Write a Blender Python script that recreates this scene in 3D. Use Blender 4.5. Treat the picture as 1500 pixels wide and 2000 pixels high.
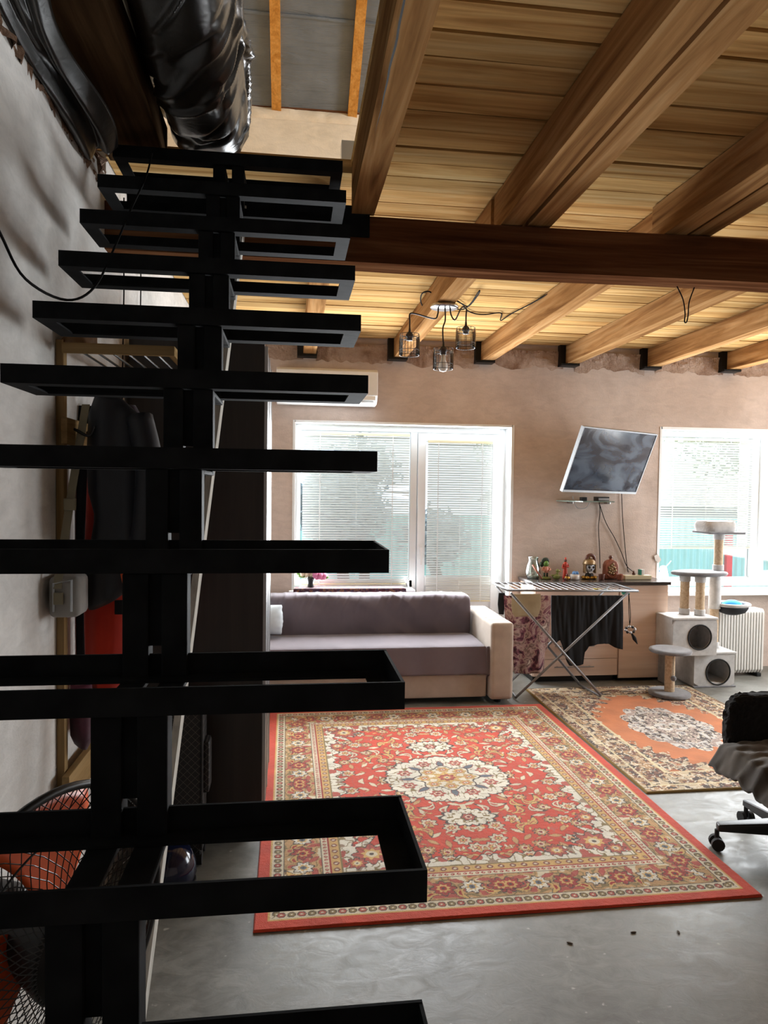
import bpy, bmesh, math, random
import numpy as np
from mathutils import Vector, Matrix, noise as mnoise

for o in list(bpy.data.objects):
    bpy.data.objects.remove(o)
scene = bpy.context.scene
COL = scene.collection
R = math.radians
rnd = random.Random(7)

# ------------------------------------------------------------------ camera
F, CX, CY = 1390.0, 750.0, 1000.0
CAM = Vector((0, 0, 1.6))
_vy = Vector((570 - CX, 950 - CY, F)).normalized()
_a = Vector((1, 0.0128, 0))
_vx = (_a - _vy * _a.dot(_vy)).normalized()
_vz = _vx.cross(_vy)
if _vz.y > 0:
    _vz = -_vz
WM = Matrix((_vx, _vy, _vz))            # camera (x right, y down, z forward) -> world
cam_data = bpy.data.cameras.new('camera')
cam_data.sensor_fit = 'HORIZONTAL'
cam_data.sensor_width = 36.0
cam_data.lens = F / 1500 * 36.0
cam_data.clip_start = 0.02
cam = bpy.data.objects.new('camera', cam_data)
COL.objects.link(cam)
cr, cd, cf = WM @ Vector((1, 0, 0)), WM @ Vector((0, 1, 0)), WM @ Vector((0, 0, 1))
mw = Matrix(((cr.x, -cd.x, -cf.x, 0), (cr.y, -cd.y, -cf.y, 0), (cr.z, -cd.z, -cf.z, CAM.z), (0, 0, 0, 1)))
cam.matrix_world = mw
scene.camera = cam

# ------------------------------------------------------------------ sky, sun, daylight, exposure
vs = scene.view_settings
vs.view_transform = 'Standard'
vs.look = 'None'
vs.gamma = 1.0
vs.use_curve_mapping = False
vs.exposure = 0.0
scene.cycles.max_bounces = 6
scene.cycles.transmission_bounces = 4
scene.cycles.glossy_bounces = 3
scene.cycles.use_adaptive_sampling = True
scene.cycles.adaptive_threshold = 0.05
world = bpy.data.worlds.new('sky')
scene.world = world
world.use_nodes = True
bg = world.node_tree.nodes['Background']
bg.inputs[0].default_value = (0.72, 0.86, 1.0, 1)
bg.inputs[1].default_value = 2.4


def sun_light(name, direction, strength, angle, color):
    l = bpy.data.lights.new(name, 'SUN')
    l.energy = strength
    l.angle = angle
    l.color = color
    o = bpy.data.objects.new(name, l)
    COL.objects.link(o)
    o.rotation_euler = Vector(direction).to_track_quat('-Z', 'Y').to_euler()
    return o


def area_light(name, loc, direction, sx, sy, power, color, spread=math.pi):
    l = bpy.data.lights.new(name, 'AREA')
    l.shape = 'RECTANGLE'
    l.size, l.size_y = sx, sy
    l.energy = power
    l.color = color
    l.spread = spread
    o = bpy.data.objects.new(name, l)
    COL.objects.link(o)
    o.location = loc
    d = Vector(direction)
    o.rotation_euler = d.to_track_quat('-Z', 'Z' if abs(d.z) < .9 else 'Y').to_euler()
    return o


sun_light('sun', (0.25, -0.62, -0.75), 9.0, R(1.0), (1.0, 0.95, 0.86))
area_light('daylight_window_balcony', (0.955, 6.105, 1.44), (0, -1, 0), 1.82, 1.34, 150, (0.93, 0.97, 1.0))
area_light('daylight_window_yard', (4.23, 6.07, 1.45), (0, -1, 0), 1.86, 1.38, 150, (0.93, 0.97, 1.0))
area_light('daylight_window_side', (5.42, 4.5, 1.45), (-1, 0.05, -.22), 1.8, 1.3, 92, (0.93, 0.97, 1.0))
area_light('daylight_attic_window', (5.4, 3.6, 4.15), (-1, .12, -.03), 1.3, 1.4, 330, (0.97, 0.98, 1.0))

# ------------------------------------------------------------------ helpers


def ray(x, y):
    return WM @ Vector((x - CX, y - CY, F))


def atY(x, y, Y):
    r = ray(x, y)
    return CAM + r * (Y / r.y)


def atZ(x, y, Z):
    r = ray(x, y)
    return CAM + r * ((Z - CAM.z) / r.z)


def atX(x, y, X):
    r = ray(x, y)
    return CAM + r * (X / r.x)


def s2l(c):
    c = c / 255.0
    return c / 12.92 if c <= 0.04045 else ((c + 0.055) / 1.055) ** 2.4


def rgb(r, g, b):
    return (s2l(r), s2l(g), s2l(b), 1.0)


def nz(x, y, z=0.0):
    return mnoise.noise(Vector((x, y, z)))


class NT:
    """small node-tree builder"""

    def __init__(self, name):
        self.m = bpy.data.materials.new(name)
        self.m.use_nodes = True
        self.t = self.m.node_tree
        self.t.nodes.clear()
        self.out = self.n('ShaderNodeOutputMaterial')

    def n(self, kind, **kw):
        nd = self.t.nodes.new(kind)
        for k, v in kw.items():
            setattr(nd, k, v)
        return nd

    def l(self, a, b):
        self.t.links.new(a, b)

    def coords(self, scale=(1, 1, 1), kind='Object', rot=(0, 0, 0)):
        tc = self.n('ShaderNodeTexCoord')
        mp = self.n('ShaderNodeMapping')
        mp.inputs['Scale'].default_value = scale
        mp.inputs['Rotation'].default_value = rot
        self.l(tc.outputs[kind], mp.inputs['Vector'])
        return mp.outputs['Vector']

    def noise(self, vec, scale, detail=4, rough=.55, dist=0.0):
        t = self.n('ShaderNodeTexNoise')
        t.inputs['Scale'].default_value = scale
        t.inputs['Detail'].default_value = detail
        t.inputs['Roughness'].default_value = rough
        t.inputs['Distortion'].default_value = dist
        self.l(vec, t.inputs['Vector'])
        return t.outputs['Fac']

    def ramp(self, fac, stops):
        r = self.n('ShaderNodeValToRGB')
        el = r.color_ramp.elements
        while len(el) > 1:
            el.remove(el[-1])
        el[0].position, el[0].color = stops[0]
        for p, c in stops[1:]:
            e = el.new(p)
            e.color = c
        self.l(fac, r.inputs['Fac'])
        return r.outputs['Color']

    def mix(self, fac, a, b, blend='MIX'):
        m = self.n('ShaderNodeMix', data_type='RGBA', blend_type=blend)
        for s, v in ((m.inputs[0], fac), (m.inputs[6], a), (m.inputs[7], b)):
            if hasattr(v, 'links'):
                self.l(v, s)
            else:
                s.default_value = v
        return m.outputs[2]

    def bump(self, h, strength, dist=.01):
        b = self.n('ShaderNodeBump')
        b.inputs['Strength'].default_value = strength
        b.inputs['Distance'].default_value = dist
        self.l(h, b.inputs['Height'])
        return b.outputs['Normal']

    def bsdf(self, col, rough=.6, metal=0.0, normal=None, **kw):
        p = self.n('ShaderNodeBsdfPrincipled')
        for s, v in (('Base Color', col), ('Roughness', rough), ('Metallic', metal)):
            if hasattr(v, 'links'):
                self.l(v, p.inputs[s])
            else:
                p.inputs[s].default_value = v
        for k, v in kw.items():
            s = p.inputs[k.replace('_', ' ')]
            if hasattr(v, 'links'):
                self.l(v, s)
            else:
                s.default_value = v
        if normal is not None:
            self.l(normal, p.inputs['Normal'])
        self.l(p.outputs[0], self.out.inputs['Surface'])
        return p


def scale_rgb(c, k):
    return (min(1, c[0] * k), min(1, c[1] * k), min(1, c[2] * k), 1)


def plain(name, col, rough=.6, metal=0.0, var=.18, vs_=6, bump=.0, bs=60, **kw):
    """solid finish with a slight mottling"""
    t = NT(name)
    v = t.coords()
    f = t.noise(v, vs_, 3)
    c = t.ramp(f, [(.3, scale_rgb(col, 1 - var)), (.7, scale_rgb(col, 1 + var))])
    nrm = t.bump(t.noise(v, bs, 3), bump, .004) if bump else None
    t.bsdf(c, rough, metal, nrm, **kw)
    return t.m


def wood(name, c_dark, c_mid, c_light, axis=0, rough=.7, bump=.35, rand=.22, fine=70, k=1.0, grain=.28):
    """sawn timber, grain along the given axis, tone varies from piece to piece"""
    t = NT(name)
    sc = [9.0 * k, 9.0 * k, 9.0 * k]
    sc[axis] = .55 * k
    v = t.coords(tuple(sc))
    oi = t.n('ShaderNodeObjectInfo')
    ad = t.n('ShaderNodeVectorMath', operation='ADD')
    ml = t.n('ShaderNodeMath', operation='MULTIPLY')
    ml.inputs[1].default_value = 37.0
    t.l(oi.outputs['Random'], ml.inputs[0])
    t.l(v, ad.inputs[0])
    t.l(ml.outputs[0], ad.inputs[1])
    v = ad.outputs[0]
    g = t.noise(v, 1.3, 5, .6, 1.2)
    c = t.ramp(g, [(.28, c_dark), (.5, c_mid), (.74, c_light)])
    sf = [fine * k, fine * k, fine * k]
    sf[axis] = 2.2 * k
    g2 = t.noise(t.coords(tuple(sf)), 1.0, 2, .5)
    c = t.mix(grain, c, t.ramp(g2, [(.3, (.25, .25, .25, 1)), (.7, (1, 1, 1, 1))]), 'MULTIPLY')
    hs = t.n('ShaderNodeHueSaturation')
    mr = t.n('ShaderNodeMapRange')
    mr.inputs['To Min'].default_value = 1 - rand
    mr.inputs['To Max'].default_value = 1 + rand
    t.l(oi.outputs['Random'], mr.inputs['Value'])
    t.l(mr.outputs[0], hs.inputs['Value'])
    t.l(c, hs.inputs['Color'])
    t.bsdf(hs.outputs[0], rough, 0, t.bump(g2, bump, .003), Specular_IOR_Level=.5 if rough < .5 else 0.0)
    return t.m


def plaster(name, c1, c2, c3, scale=1.0, bump=.25):
    t = NT(name)
    v = t.coords()
    a = t.noise(v, 1.1 * scale, 6, .62, .6)
    c = t.ramp(a, [(.3, c1), (.5, c2), (.72, c3)])
    b = t.noise(t.coords((1, 1, 2.5)), 7 * scale, 6, .65, .8)
    c = t.mix(.3, c, t.ramp(b, [(.35, (.62, .62, .62, 1)), (.62, (1, 1, 1, 1))]), 'MULTIPLY')
    d = t.noise(v, 70, 3)
    m = t.n('ShaderNodeMath', operation='ADD')
    t.l(b, m.inputs[0])
    t.l(d, m.inputs[1])
    t.bsdf(c, .9, 0, t.bump(m.outputs[0], bump, .012), Specular_IOR_Level=.2)
    return t.m


def fabric(name, col, col2=None, rough=.95, weave=600, bump=.15, var=5, sheen=.2):
    t = NT(name)
    v = t.coords()
    col2 = col2 or scale_rgb(col, .75)
    c = t.ramp(t.noise(v, var, 4), [(.35, col2), (.65, col)])
    t.bsdf(c, rough, 0, t.bump(t.noise(v, weave, 2), bump, .001), Sheen_Weight=sheen)
    return t.m


# ---- mesh builder


class MB:
    def __init__(self):
        self.v, self.f = [], []

    def add(self, vs_, fs):
        n = len(self.v)
        self.v += [tuple(p) for p in vs_]
        self.f += [tuple(i + n for i in q) for q in fs]
        return self

    def box(self, x0, x1, y0, y1, z0, z1, m=None):
        vs_ = [(x0, y0, z0), (x1, y0, z0), (x1, y1, z0), (x0, y1, z0), (x0, y0, z1), (x1, y0, z1), (x1, y1, z1), (x0, y1, z1)]
        if m is not None:
            vs_ = [tuple(m @ Vector(p)) for p in vs_]
        return self.add(vs_, [(0, 3, 2, 1), (4, 5, 6, 7), (0, 1, 5, 4), (1, 2, 6, 5), (2, 3, 7, 6), (3, 0, 4, 7)])

    def prism(self, poly, h0, h1, axis=1):
        """closed polygon (two coordinates in cyclic order after the axis) extruded along the axis"""
        def P(a, b, h):
            return {0: (h, a, b), 1: (a, h, b), 2: (a, b, h)}[axis]
        n = len(poly)
        vs_ = [P(a, b, h0) for a, b in poly] + [P(a, b, h1) for a, b in poly]
        fs = [tuple(range(n)), tuple(range(2 * n - 1, n - 1, -1))]
        fs += [(i, i + n, (i + 1) % n + n, (i + 1) % n) for i in range(n)]
        return self.add(vs_, fs)

    def tube(self, pts, r, n=8, closed=False, caps=True):
        pts = [Vector(p) for p in pts]
        m = len(pts)
        rr = r if isinstance(r, (list, tuple)) else [r] * m
        rings = []
        up = None
        for i, p in enumerate(pts):
            if closed:
                d = pts[(i + 1) % m] - pts[i - 1]
            else:
                d = pts[min(i + 1, m - 1)] - pts[max(i - 1, 0)]
            if d.length < 1e-9:
                d = Vector((0, 0, 1))
            d.normalize()
            if up is None:
                up = Vector((0, 0, 1)) if abs(d.z) < .9 else Vector((1, 0, 0))
            a = d.cross(up)
            if a.length < 1e-6:
                a = d.orthogonal()
            a.normalize()
            b = a.cross(d).normalized()
            up = b
            rings.append([p + (a * math.cos(2 * math.pi * k / n) + b * math.sin(2 * math.pi * k / n)) * rr[i] for k in range(n)])
        vs_ = [q for rg in rings for q in rg]
        fs = []
        for i in range(m if closed else m - 1):
            j = (i + 1) % m
            for k in range(n):
                fs.append((i * n + k, i * n + (k + 1) % n, j * n + (k + 1) % n, j * n + k))
        if caps and not closed:
            fs.append(tuple(range(n - 1, -1, -1)))
            fs.append(tuple((m - 1) * n + k for k in range(n)))
        return self.add(vs_, fs)

    def lathe(self, c, prof, n=20, sx=1.0, sy=1.0, rot=None):
        c = Vector(c)
        vs_, fs = [], []
        for r, z in prof:
            for k in range(n):
                p = Vector((r * sx * math.cos(2 * math.pi * k / n), r * sy * math.sin(2 * math.pi * k / n), z))
                if rot is not None:
                    p = rot @ p
                vs_.append(c + p)
        for i in range(len(prof) - 1):
            for k in range(n):
                fs.append((i * n + k, i * n + (k + 1) % n, (i + 1) * n + (k + 1) % n, (i + 1) * n + k))
        fs.append(tuple(range(n - 1, -1, -1)))
        fs.append(tuple((len(prof) - 1) * n + k for k in range(n)))
        return self.add(vs_, fs)

    def ball(self, c, rx, ry=None, rz=None, n=14, m=9, rot=None):
        ry = rx if ry is None else ry
        rz = rx if rz is None else rz
        prof = [(max(.02, math.sin(math.pi * i / m)), -math.cos(math.pi * i / m)) for i in range(m + 1)]
        mat = Matrix.Diagonal((rx, ry, rz))
        if rot is not None:
            mat = rot @ mat
        return self.lathe(c, prof, n, rot=mat)

    def grid(self, nu, nv, fn, wrap=False):
        vs_ = [fn(i / (nu - 1) if not wrap else i / nu, j / (nv - 1)) for j in range(nv) for i in range(nu)]
        fs = []
        for j in range(nv - 1):
            for i in range(nu if wrap else nu - 1):
                i2 = (i + 1) % nu
                fs.append((j * nu + i, j * nu + i2, (j + 1) * nu + i2, (j + 1) * nu + i))
        return self.add(vs_, fs)

    def build(self, name, mat, parent=None, world=True, smooth=False, bevel=0, segs=2, solid=0, sub=0, label=None, angle=None):
        off = Vector((0, 0, 0))
        if parent is not None and world:
            p = parent
            while p is not None:
                off += p.location
                p = p.parent
        me = bpy.data.meshes.new(name)
        me.from_pydata([tuple(Vector(p) - off) for p in self.v], [], self.f)
        bm = bmesh.new()
        bm.from_mesh(me)
        bmesh.ops.recalc_face_normals(bm, faces=bm.faces)
        if bevel:
            bmesh.ops.bevel(bm, geom=list(bm.edges), offset=bevel, segments=segs, profile=.6, affect='EDGES', clamp_overlap=True)
        bm.to_mesh(me)
        bm.free()
        if smooth:
            me.polygons.foreach_set('use_smooth', [True] * len(me.polygons))
            if angle:
                me.set_sharp_from_angle(angle=R(angle))
        me.materials.append(mat)
        o = bpy.data.objects.new(name, me)
        COL.objects.link(o)
        if parent is not None:
            o.parent = parent
        if solid:
            md = o.modifiers.new('thickness', 'SOLIDIFY')
            md.thickness = solid
            md.offset = 0
        if sub:
            md = o.modifiers.new('smooth', 'SUBSURF')
            md.levels = md.render_levels = sub
        if label:
            o['label'] = label
        return o


def tag(o, label=None, cat=None, group=None, kind=None):
    if label:
        o['label'] = label
    if cat:
        o['category'] = cat
    if group:
        o['group'] = group
    if kind:
        o['kind'] = kind
    return o


def thing(name, label, cat, loc=(0, 0, 0), rotz=0.0, group=None):
    o = bpy.data.objects.new(name, None)
    o.empty_display_size = .05
    COL.objects.link(o)
    o.location = loc
    o.rotation_euler = (0, 0, rotz)
    return tag(o, label, cat, group)


def inst(src, name, parent, loc=(0, 0, 0), rot=(0, 0, 0), scale=(1, 1, 1)):
    o = bpy.data.objects.new(name, src.data)
    COL.objects.link(o)
    o.parent = parent
    o.location, o.rotation_euler, o.scale = loc, rot, scale
    return o


def arc(c, r, a0, a1, n, plane='xz'):
    out = []
    for i in range(n + 1):
        a = a0 + (a1 - a0) * i / n
        u, w = r * math.cos(a), r * math.sin(a)
        out.append(Vector(c) + (Vector((u, 0, w)) if plane == 'xz' else Vector((u, w, 0)) if plane == 'xy' else Vector((0, u, w))))
    return out


def smooth_path(pts, n=6):
    """Catmull-Rom through the points"""
    P = [Vector(p) for p in pts]
    P = [P[0] * 2 - P[1]] + P + [P[-1] * 2 - P[-2]]
    out = []
    for i in range(1, len(P) - 2):
        a, b, c, d = P[i - 1:i + 3]
        for k in range(n):
            t = k / n
            out.append(.5 * ((2 * b) + (c - a) * t + (2 * a - 5 * b + 4 * c - d) * t * t + (3 * b - a - 3 * c + d) * t ** 3))
    out.append(P[-2])
    return out

# ------------------------------------------------------------------ materials
M = {}
M['plaster'] = plaster('pink_beige_plaster', rgb(184, 167, 155), rgb(204, 187, 176), rgb(219, 204, 194))
M['plaster_left'] = plaster('grey_white_plaster', rgb(188, 187, 183), rgb(212, 210, 206), rgb(226, 224, 219), 1.4, .2)
M['plaster_attic'] = plaster('cream_plaster', rgb(214, 198, 172), rgb(228, 213, 188), rgb(238, 225, 204), 1.0, .12)
M['rubble'] = plaster('rough_clay_edge', rgb(104, 78, 60), rgb(140, 112, 92), rgb(176, 150, 132), 6, .9)
M['rough_plaster'] = plaster('rough_plaster_edge', rgb(140, 108, 88), rgb(184, 158, 140), rgb(206, 184, 168), 5, .9)
M['plank'] = wood('ceiling_plank_wood', rgb(156, 112, 64), rgb(208, 168, 110), rgb(228, 198, 146), 0, rand=.26)
M['joist'] = wood('joist_wood', rgb(112, 76, 46), rgb(168, 126, 82), rgb(200, 162, 116), 1, rand=.12)
M['beam'] = wood('main_beam_wood', rgb(64, 37, 23), rgb(104, 67, 44), rgb(138, 98, 68), 0, rand=.05, bump=.6)
M['darkbeam'] = wood('old_dark_beam_wood', rgb(46, 34, 24), rgb(72, 54, 38), rgb(96, 74, 52), 1)
M['batten'] = wood('batten_wood', rgb(176, 116, 48), rgb(210, 150, 76), rgb(228, 174, 100), 2)
M['pale_board'] = wood('pale_board_wood', rgb(160, 158, 150), rgb(190, 188, 180), rgb(208, 206, 198), 2, rand=.03, bump=.15)
M['pine'] = wood('varnished_pine', rgb(116, 92, 60), rgb(152, 126, 88), rgb(174, 148, 108), 1, rand=.08)
M['pine_x'] = wood('varnished_pine_across', rgb(116, 92, 60), rgb(152, 126, 88), rgb(174, 148, 108), 0, rand=.08)
M['pine_z'] = wood('varnished_pine_upright', rgb(116, 92, 60), rgb(152, 126, 88), rgb(174, 148, 108), 2, rand=.08)
M['laminate'] = wood('light_oak_laminate', rgb(220, 190, 170), rgb(230, 203, 184), rgb(236, 213, 196), 0, .45, .03, .02, 60, grain=.08)
M['wenge'] = wood('dark_wenge_laminate', rgb(26, 20, 18), rgb(38, 31, 28), rgb(50, 42, 38), 2, .4, .08, .05, 90)
M['worktop'] = plain('dark_worktop', rgb(62, 56, 54), .22, 0, .2, 30)
M['steel'] = plain('blackened_steel', rgb(24, 26, 28), .75, .0, .45, 14, .12, 40, Specular_IOR_Level=.08)
M['hanger'] = plain('black_bracket_steel', rgb(20, 20, 20), .5, .4)
M['chrome'] = plain('chrome', rgb(190, 190, 192), .2, 1, .03)
M['alu'] = plain('aluminium', rgb(176, 176, 178), .35, .9, .06)
M['rack_metal'] = plain('grey_tube_metal', rgb(128, 128, 130), .45, .5, .06)
M['pvc'] = plain('white_window_plastic', rgb(240, 244, 246), .35, 0, .02)
M['white'] = plain('white_plastic', rgb(226, 226, 224), .4, 0, .03)
M['cream_plastic'] = plain('cream_plastic', rgb(216, 208, 176), .45, 0, .04)
M['white_paint'] = plain('white_painted_reveal', rgb(238, 242, 243), .6, 0, .04, 4, .1, 30)
M['black'] = plain('black_plastic', rgb(16, 16, 17), .4, 0, .2)
M['cable'] = plain('black_cable', rgb(12, 11, 11), .8, Specular_IOR_Level=.1)
M['rubber'] = plain('dark_rubber', rgb(26, 26, 26), .8)
M['beige_up'] = fabric('beige_upholstery', rgb(188, 175, 162), rgb(170, 156, 143))
M['mauve'] = fabric('mauve_grey_cover', rgb(112, 102, 109), rgb(98, 89, 97), .9, 500, .1, 3)
M['pillow'] = fabric('pale_blue_pillow_cloth', rgb(196, 204, 210))
M['plush'] = fabric('light_grey_plush', rgb(200, 198, 196), rgb(180, 178, 176), 1, 260, .6, 18, .5)
M['plush_dark'] = fabric('mid_grey_plush', rgb(120, 120, 124), rgb(98, 98, 102), 1, 260, .6, 18, .5)
M['black_cloth'] = fabric('black_cloth', rgb(14, 15, 19), rgb(9, 10, 13), sheen=0)
M['navy_cloth'] = fabric('blue_black_cloth', rgb(22, 27, 37), rgb(12, 15, 21), .6, sheen=0)
M['red_cloth'] = fabric('orange_red_cloth', rgb(196, 50, 26), rgb(168, 38, 20))
M['purple_cloth'] = fabric('dark_purple_cloth', rgb(60, 42, 54), rgb(44, 30, 40))
M['magenta'] = fabric('magenta_lining', rgb(206, 48, 140), rgb(176, 36, 118))
M['bag'] = fabric('grey_bag_cloth', rgb(146, 144, 140), rgb(124, 122, 118))
M['strap'] = fabric('khaki_strap', rgb(140, 134, 112), rgb(120, 114, 94))
M['burgundy'] = fabric('burgundy_cloth', rgb(112, 44, 74), rgb(60, 22, 40), .6)
M['brown_cloth'] = fabric('brown_cloth', rgb(124, 90, 56), rgb(88, 60, 34))
M['beige_cloth'] = fabric('beige_towel', rgb(176, 160, 128), rgb(150, 134, 104))
M['khaki_dark'] = fabric('dark_khaki_cloth', rgb(74, 66, 56), rgb(48, 42, 36))
M['fur'] = fabric('black_fur', rgb(18, 17, 19), rgb(5, 5, 6), 1, 120, 1.0, 40, 0)
M['sisal'] = fabric('sisal_rope', rgb(206, 182, 152), rgb(180, 154, 124), 1, 300, .8, 60)
M['fan_orange'] = plain('orange_fan_plastic', rgb(206, 84, 34), .35, 0, .06)
M['brown_clay'] = plain('brown_clay', rgb(138, 80, 58), .5, 0, .2, 20, .2)
M['dark_clay'] = plain('dark_brown_clay', rgb(92, 52, 38), .45, 0, .2)
M['red_wax'] = plain('red_wax', rgb(176, 52, 30), .45, 0, .12)
M['green'] = plain('leaf_green_paint', rgb(92, 128, 48), .5)
M['olive'] = plain('olive_green_paint', rgb(110, 116, 56), .5)
M['dark_green'] = plain('dark_green_paint', rgb(34, 48, 30), .5)
M['skin'] = plain('painted_pink', rgb(196, 130, 110), .5)
M['silver_skull'] = plain('silver_paint', rgb(204, 208, 216), .35, .2)
M['bronze'] = plain('bronze_paint', rgb(140, 116, 84), .35, .5)
M['gold'] = plain('gold_paint', rgb(176, 134, 56), .35, .6)
M['bowl'] = plain('white_glaze', rgb(206, 196, 188), .3)
M['blue_paint'] = plain('blue_paint', rgb(96, 140, 190), .5)
M['blue_plastic'] = plain('bright_blue_plush', rgb(50, 150, 220), .8)
M['yellow'] = plain('yellow_plastic', rgb(220, 200, 40), .4)
M['teal'] = plain('teal_plastic', rgb(40, 130, 110), .4)
M['pink'] = plain('pink_petal', rgb(216, 130, 166), .7, 0, .25)
M['cream_petal'] = plain('cream_petal', rgb(226, 210, 180), .7, 0, .1)
M['red_paint'] = plain('red_fence_paint', rgb(206, 60, 70), .5)
M['fence'] = plain('pale_turquoise_sheet', rgb(164, 216, 216), .5, 0, .04)
M['grey_wall'] = plain('far_grey_siding', rgb(150, 152, 156), .8)
M['leaf'] = plain('tree_leaf', rgb(150, 164, 140), .8, 0, .4, 3)
M['leaf_dark'] = plain('shrub_leaf', rgb(128, 146, 156), .8, 0, .4, 3)
M['bark'] = plain('bark', rgb(86, 72, 60), .9, 0, .3, 10, .5)
M['yard'] = plain('dry_yard_ground', rgb(150, 150, 134), .95, 0, .2, 2)
M['helmet'] = plain('glossy_dark_blue', rgb(8, 16, 40), .12, 0, .1)
M['radiator'] = plain('white_radiator_enamel', rgb(228, 226, 220), .4, 0, .03)
M['tv_rim'] = plain('silver_tv_rim', rgb(150, 156, 162), .5, 0, .04)
M['led'] = plain('warm_white_bulb', rgb(240, 238, 232), .3, 0, .02)


def mat_glass(name, rough=.0, tint=(1, 1, 1, 1), opac=.12):
    t = NT(name)
    tr = t.n('ShaderNodeBsdfTransparent')
    tr.inputs[0].default_value = tint
    gl = t.n('ShaderNodeBsdfGlossy')
    gl.inputs['Roughness'].default_value = max(rough, .02)
    fr = t.n('ShaderNodeFresnel')
    fr.inputs[0].default_value = 1.45
    mt = t.n('ShaderNodeMath', operation='ADD')
    mt.inputs[1].default_value = opac * .3
    t.l(fr.outputs[0], mt.inputs[0])
    mx = t.n('ShaderNodeMixShader')
    t.l(mt.outputs[0], mx.inputs[0])
    t.l(tr.outputs[0], mx.inputs[1])
    t.l(gl.outputs[0], mx.inputs[2])
    t.l(mx.outputs[0], t.out.inputs['Surface'])
    return t.m


M['glass'] = mat_glass('window_glass')
M['glass_green'] = plain('greenish_shelf_glass', rgb(176, 200, 190), .1, 0, .05, Transmission_Weight=.55, IOR=1.45)
M['glass_jar'] = mat_glass('embossed_glass', .15, (.72, .82, .74, 1), 1.0)


def mat_slat():
    t = NT('translucent_blind_slat')
    d = t.n('ShaderNodeBsdfDiffuse')
    d.inputs[0].default_value = rgb(238, 240, 238)
    s = t.n('ShaderNodeBsdfTranslucent')
    s.inputs[0].default_value = rgb(246, 246, 238)
    mx = t.n('ShaderNodeMixShader')
    mx.inputs[0].default_value = .55
    t.l(d.outputs[0], mx.inputs[1])
    t.l(s.outputs[0], mx.inputs[2])
    t.l(mx.outputs[0], t.out.inputs['Surface'])
    return t.m


M['slat'] = mat_slat()


def mat_floor():
    t = NT('worn_concrete')
    v = t.coords()
    a = t.noise(v, .9, 6, .6, .5)
    c = t.ramp(a, [(.3, rgb(96, 96, 90)), (.5, rgb(126, 126, 120)), (.7, rgb(152, 152, 147))])
    b = t.noise(t.coords((1, 1.6, 1)), 9, 6, .7, 1.0)
    c = t.mix(.62, c, t.ramp(b, [(.36, (.5, .5, .5, 1)), (.6, (1, 1, 1, 1))]), 'MULTIPLY')
    g3 = t.noise(v, 3.2, 5, .7, .4)
    c = t.mix(.5, c, t.ramp(g3, [(.38, (.55, .54, .52, 1)), (.58, (1, 1, 1, 1))]), 'MULTIPLY')
    st = t.noise(v, 26, 2, .5)
    c = t.mix(t.ramp(st, [(.70, (0, 0, 0, 1)), (.76, (.5, .5, .5, 1))]), c, rgb(196, 194, 184))
    rg = t.ramp(b, [(.3, (.36, .36, .36, 1)), (.7, (.62, .62, .62, 1))])
    t.bsdf(c, rg, 0, t.bump(b, .18, .006), Specular_IOR_Level=.5)
    return t.m


M['concrete'] = mat_floor()


def mat_foil():
    t = NT('grey_vapour_membrane')
    v = t.coords((1, 7, 7))
    a = t.noise(v, 2.2, 4, .6, 1.6)
    c = t.ramp(t.noise(t.coords(), 3, 3), [(.3, rgb(98, 106, 113)), (.7, rgb(122, 130, 137))])
    t.bsdf(c, .42, .15, t.bump(a, .8, .02))
    return t.m


M['foil'] = mat_foil()


def mat_polythene():
    t = NT('dark_polythene')
    c = t.ramp(t.noise(t.coords(), 3, 3), [(.3, rgb(26, 25, 23)), (.7, rgb(40, 38, 35))])
    fine = t.noise(t.coords((1, 1, 1)), 16, 3, .5, 2.0)
    t.bsdf(c, .30, 0, t.bump(fine, .06, .02), Specular_IOR_Level=.6)
    return t.m


M['polythene'] = mat_polythene()


def mat_screen():
    t = NT('dusty_tv_screen')
    v = t.coords((1, 1, 1))
    sm = t.noise(t.coords((1.2, 1, 3.0), rot=(0, .5, 0)), 1.6, 3, .5, 2.0)
    rg = t.ramp(sm, [(.40, (.12, .12, .12, 1)), (.62, (.24, .24, .24, 1))])
    c = t.ramp(sm, [(.4, rgb(12, 21, 36)), (.62, rgb(34, 50, 68))])
    t.bsdf(c, rg, 0, None, Specular_IOR_Level=.4)
    return t.m


M['screen'] = mat_screen()


def mat_print():
    t = NT('purple_white_floral_print')
    v = t.coords((1, 1, 1))
    a = t.noise(v, 7.5, 4, .6, 2.0)
    c = t.ramp(a, [(.34, rgb(44, 26, 32)), (.44, rgb(112, 62, 78)), (.53, rgb(176, 150, 142)), (.62, rgb(92, 64, 64)), (.72, rgb(206, 190, 176))])
    t.bsdf(c, .95)
    return t.m


M['print'] = mat_print()


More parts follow.
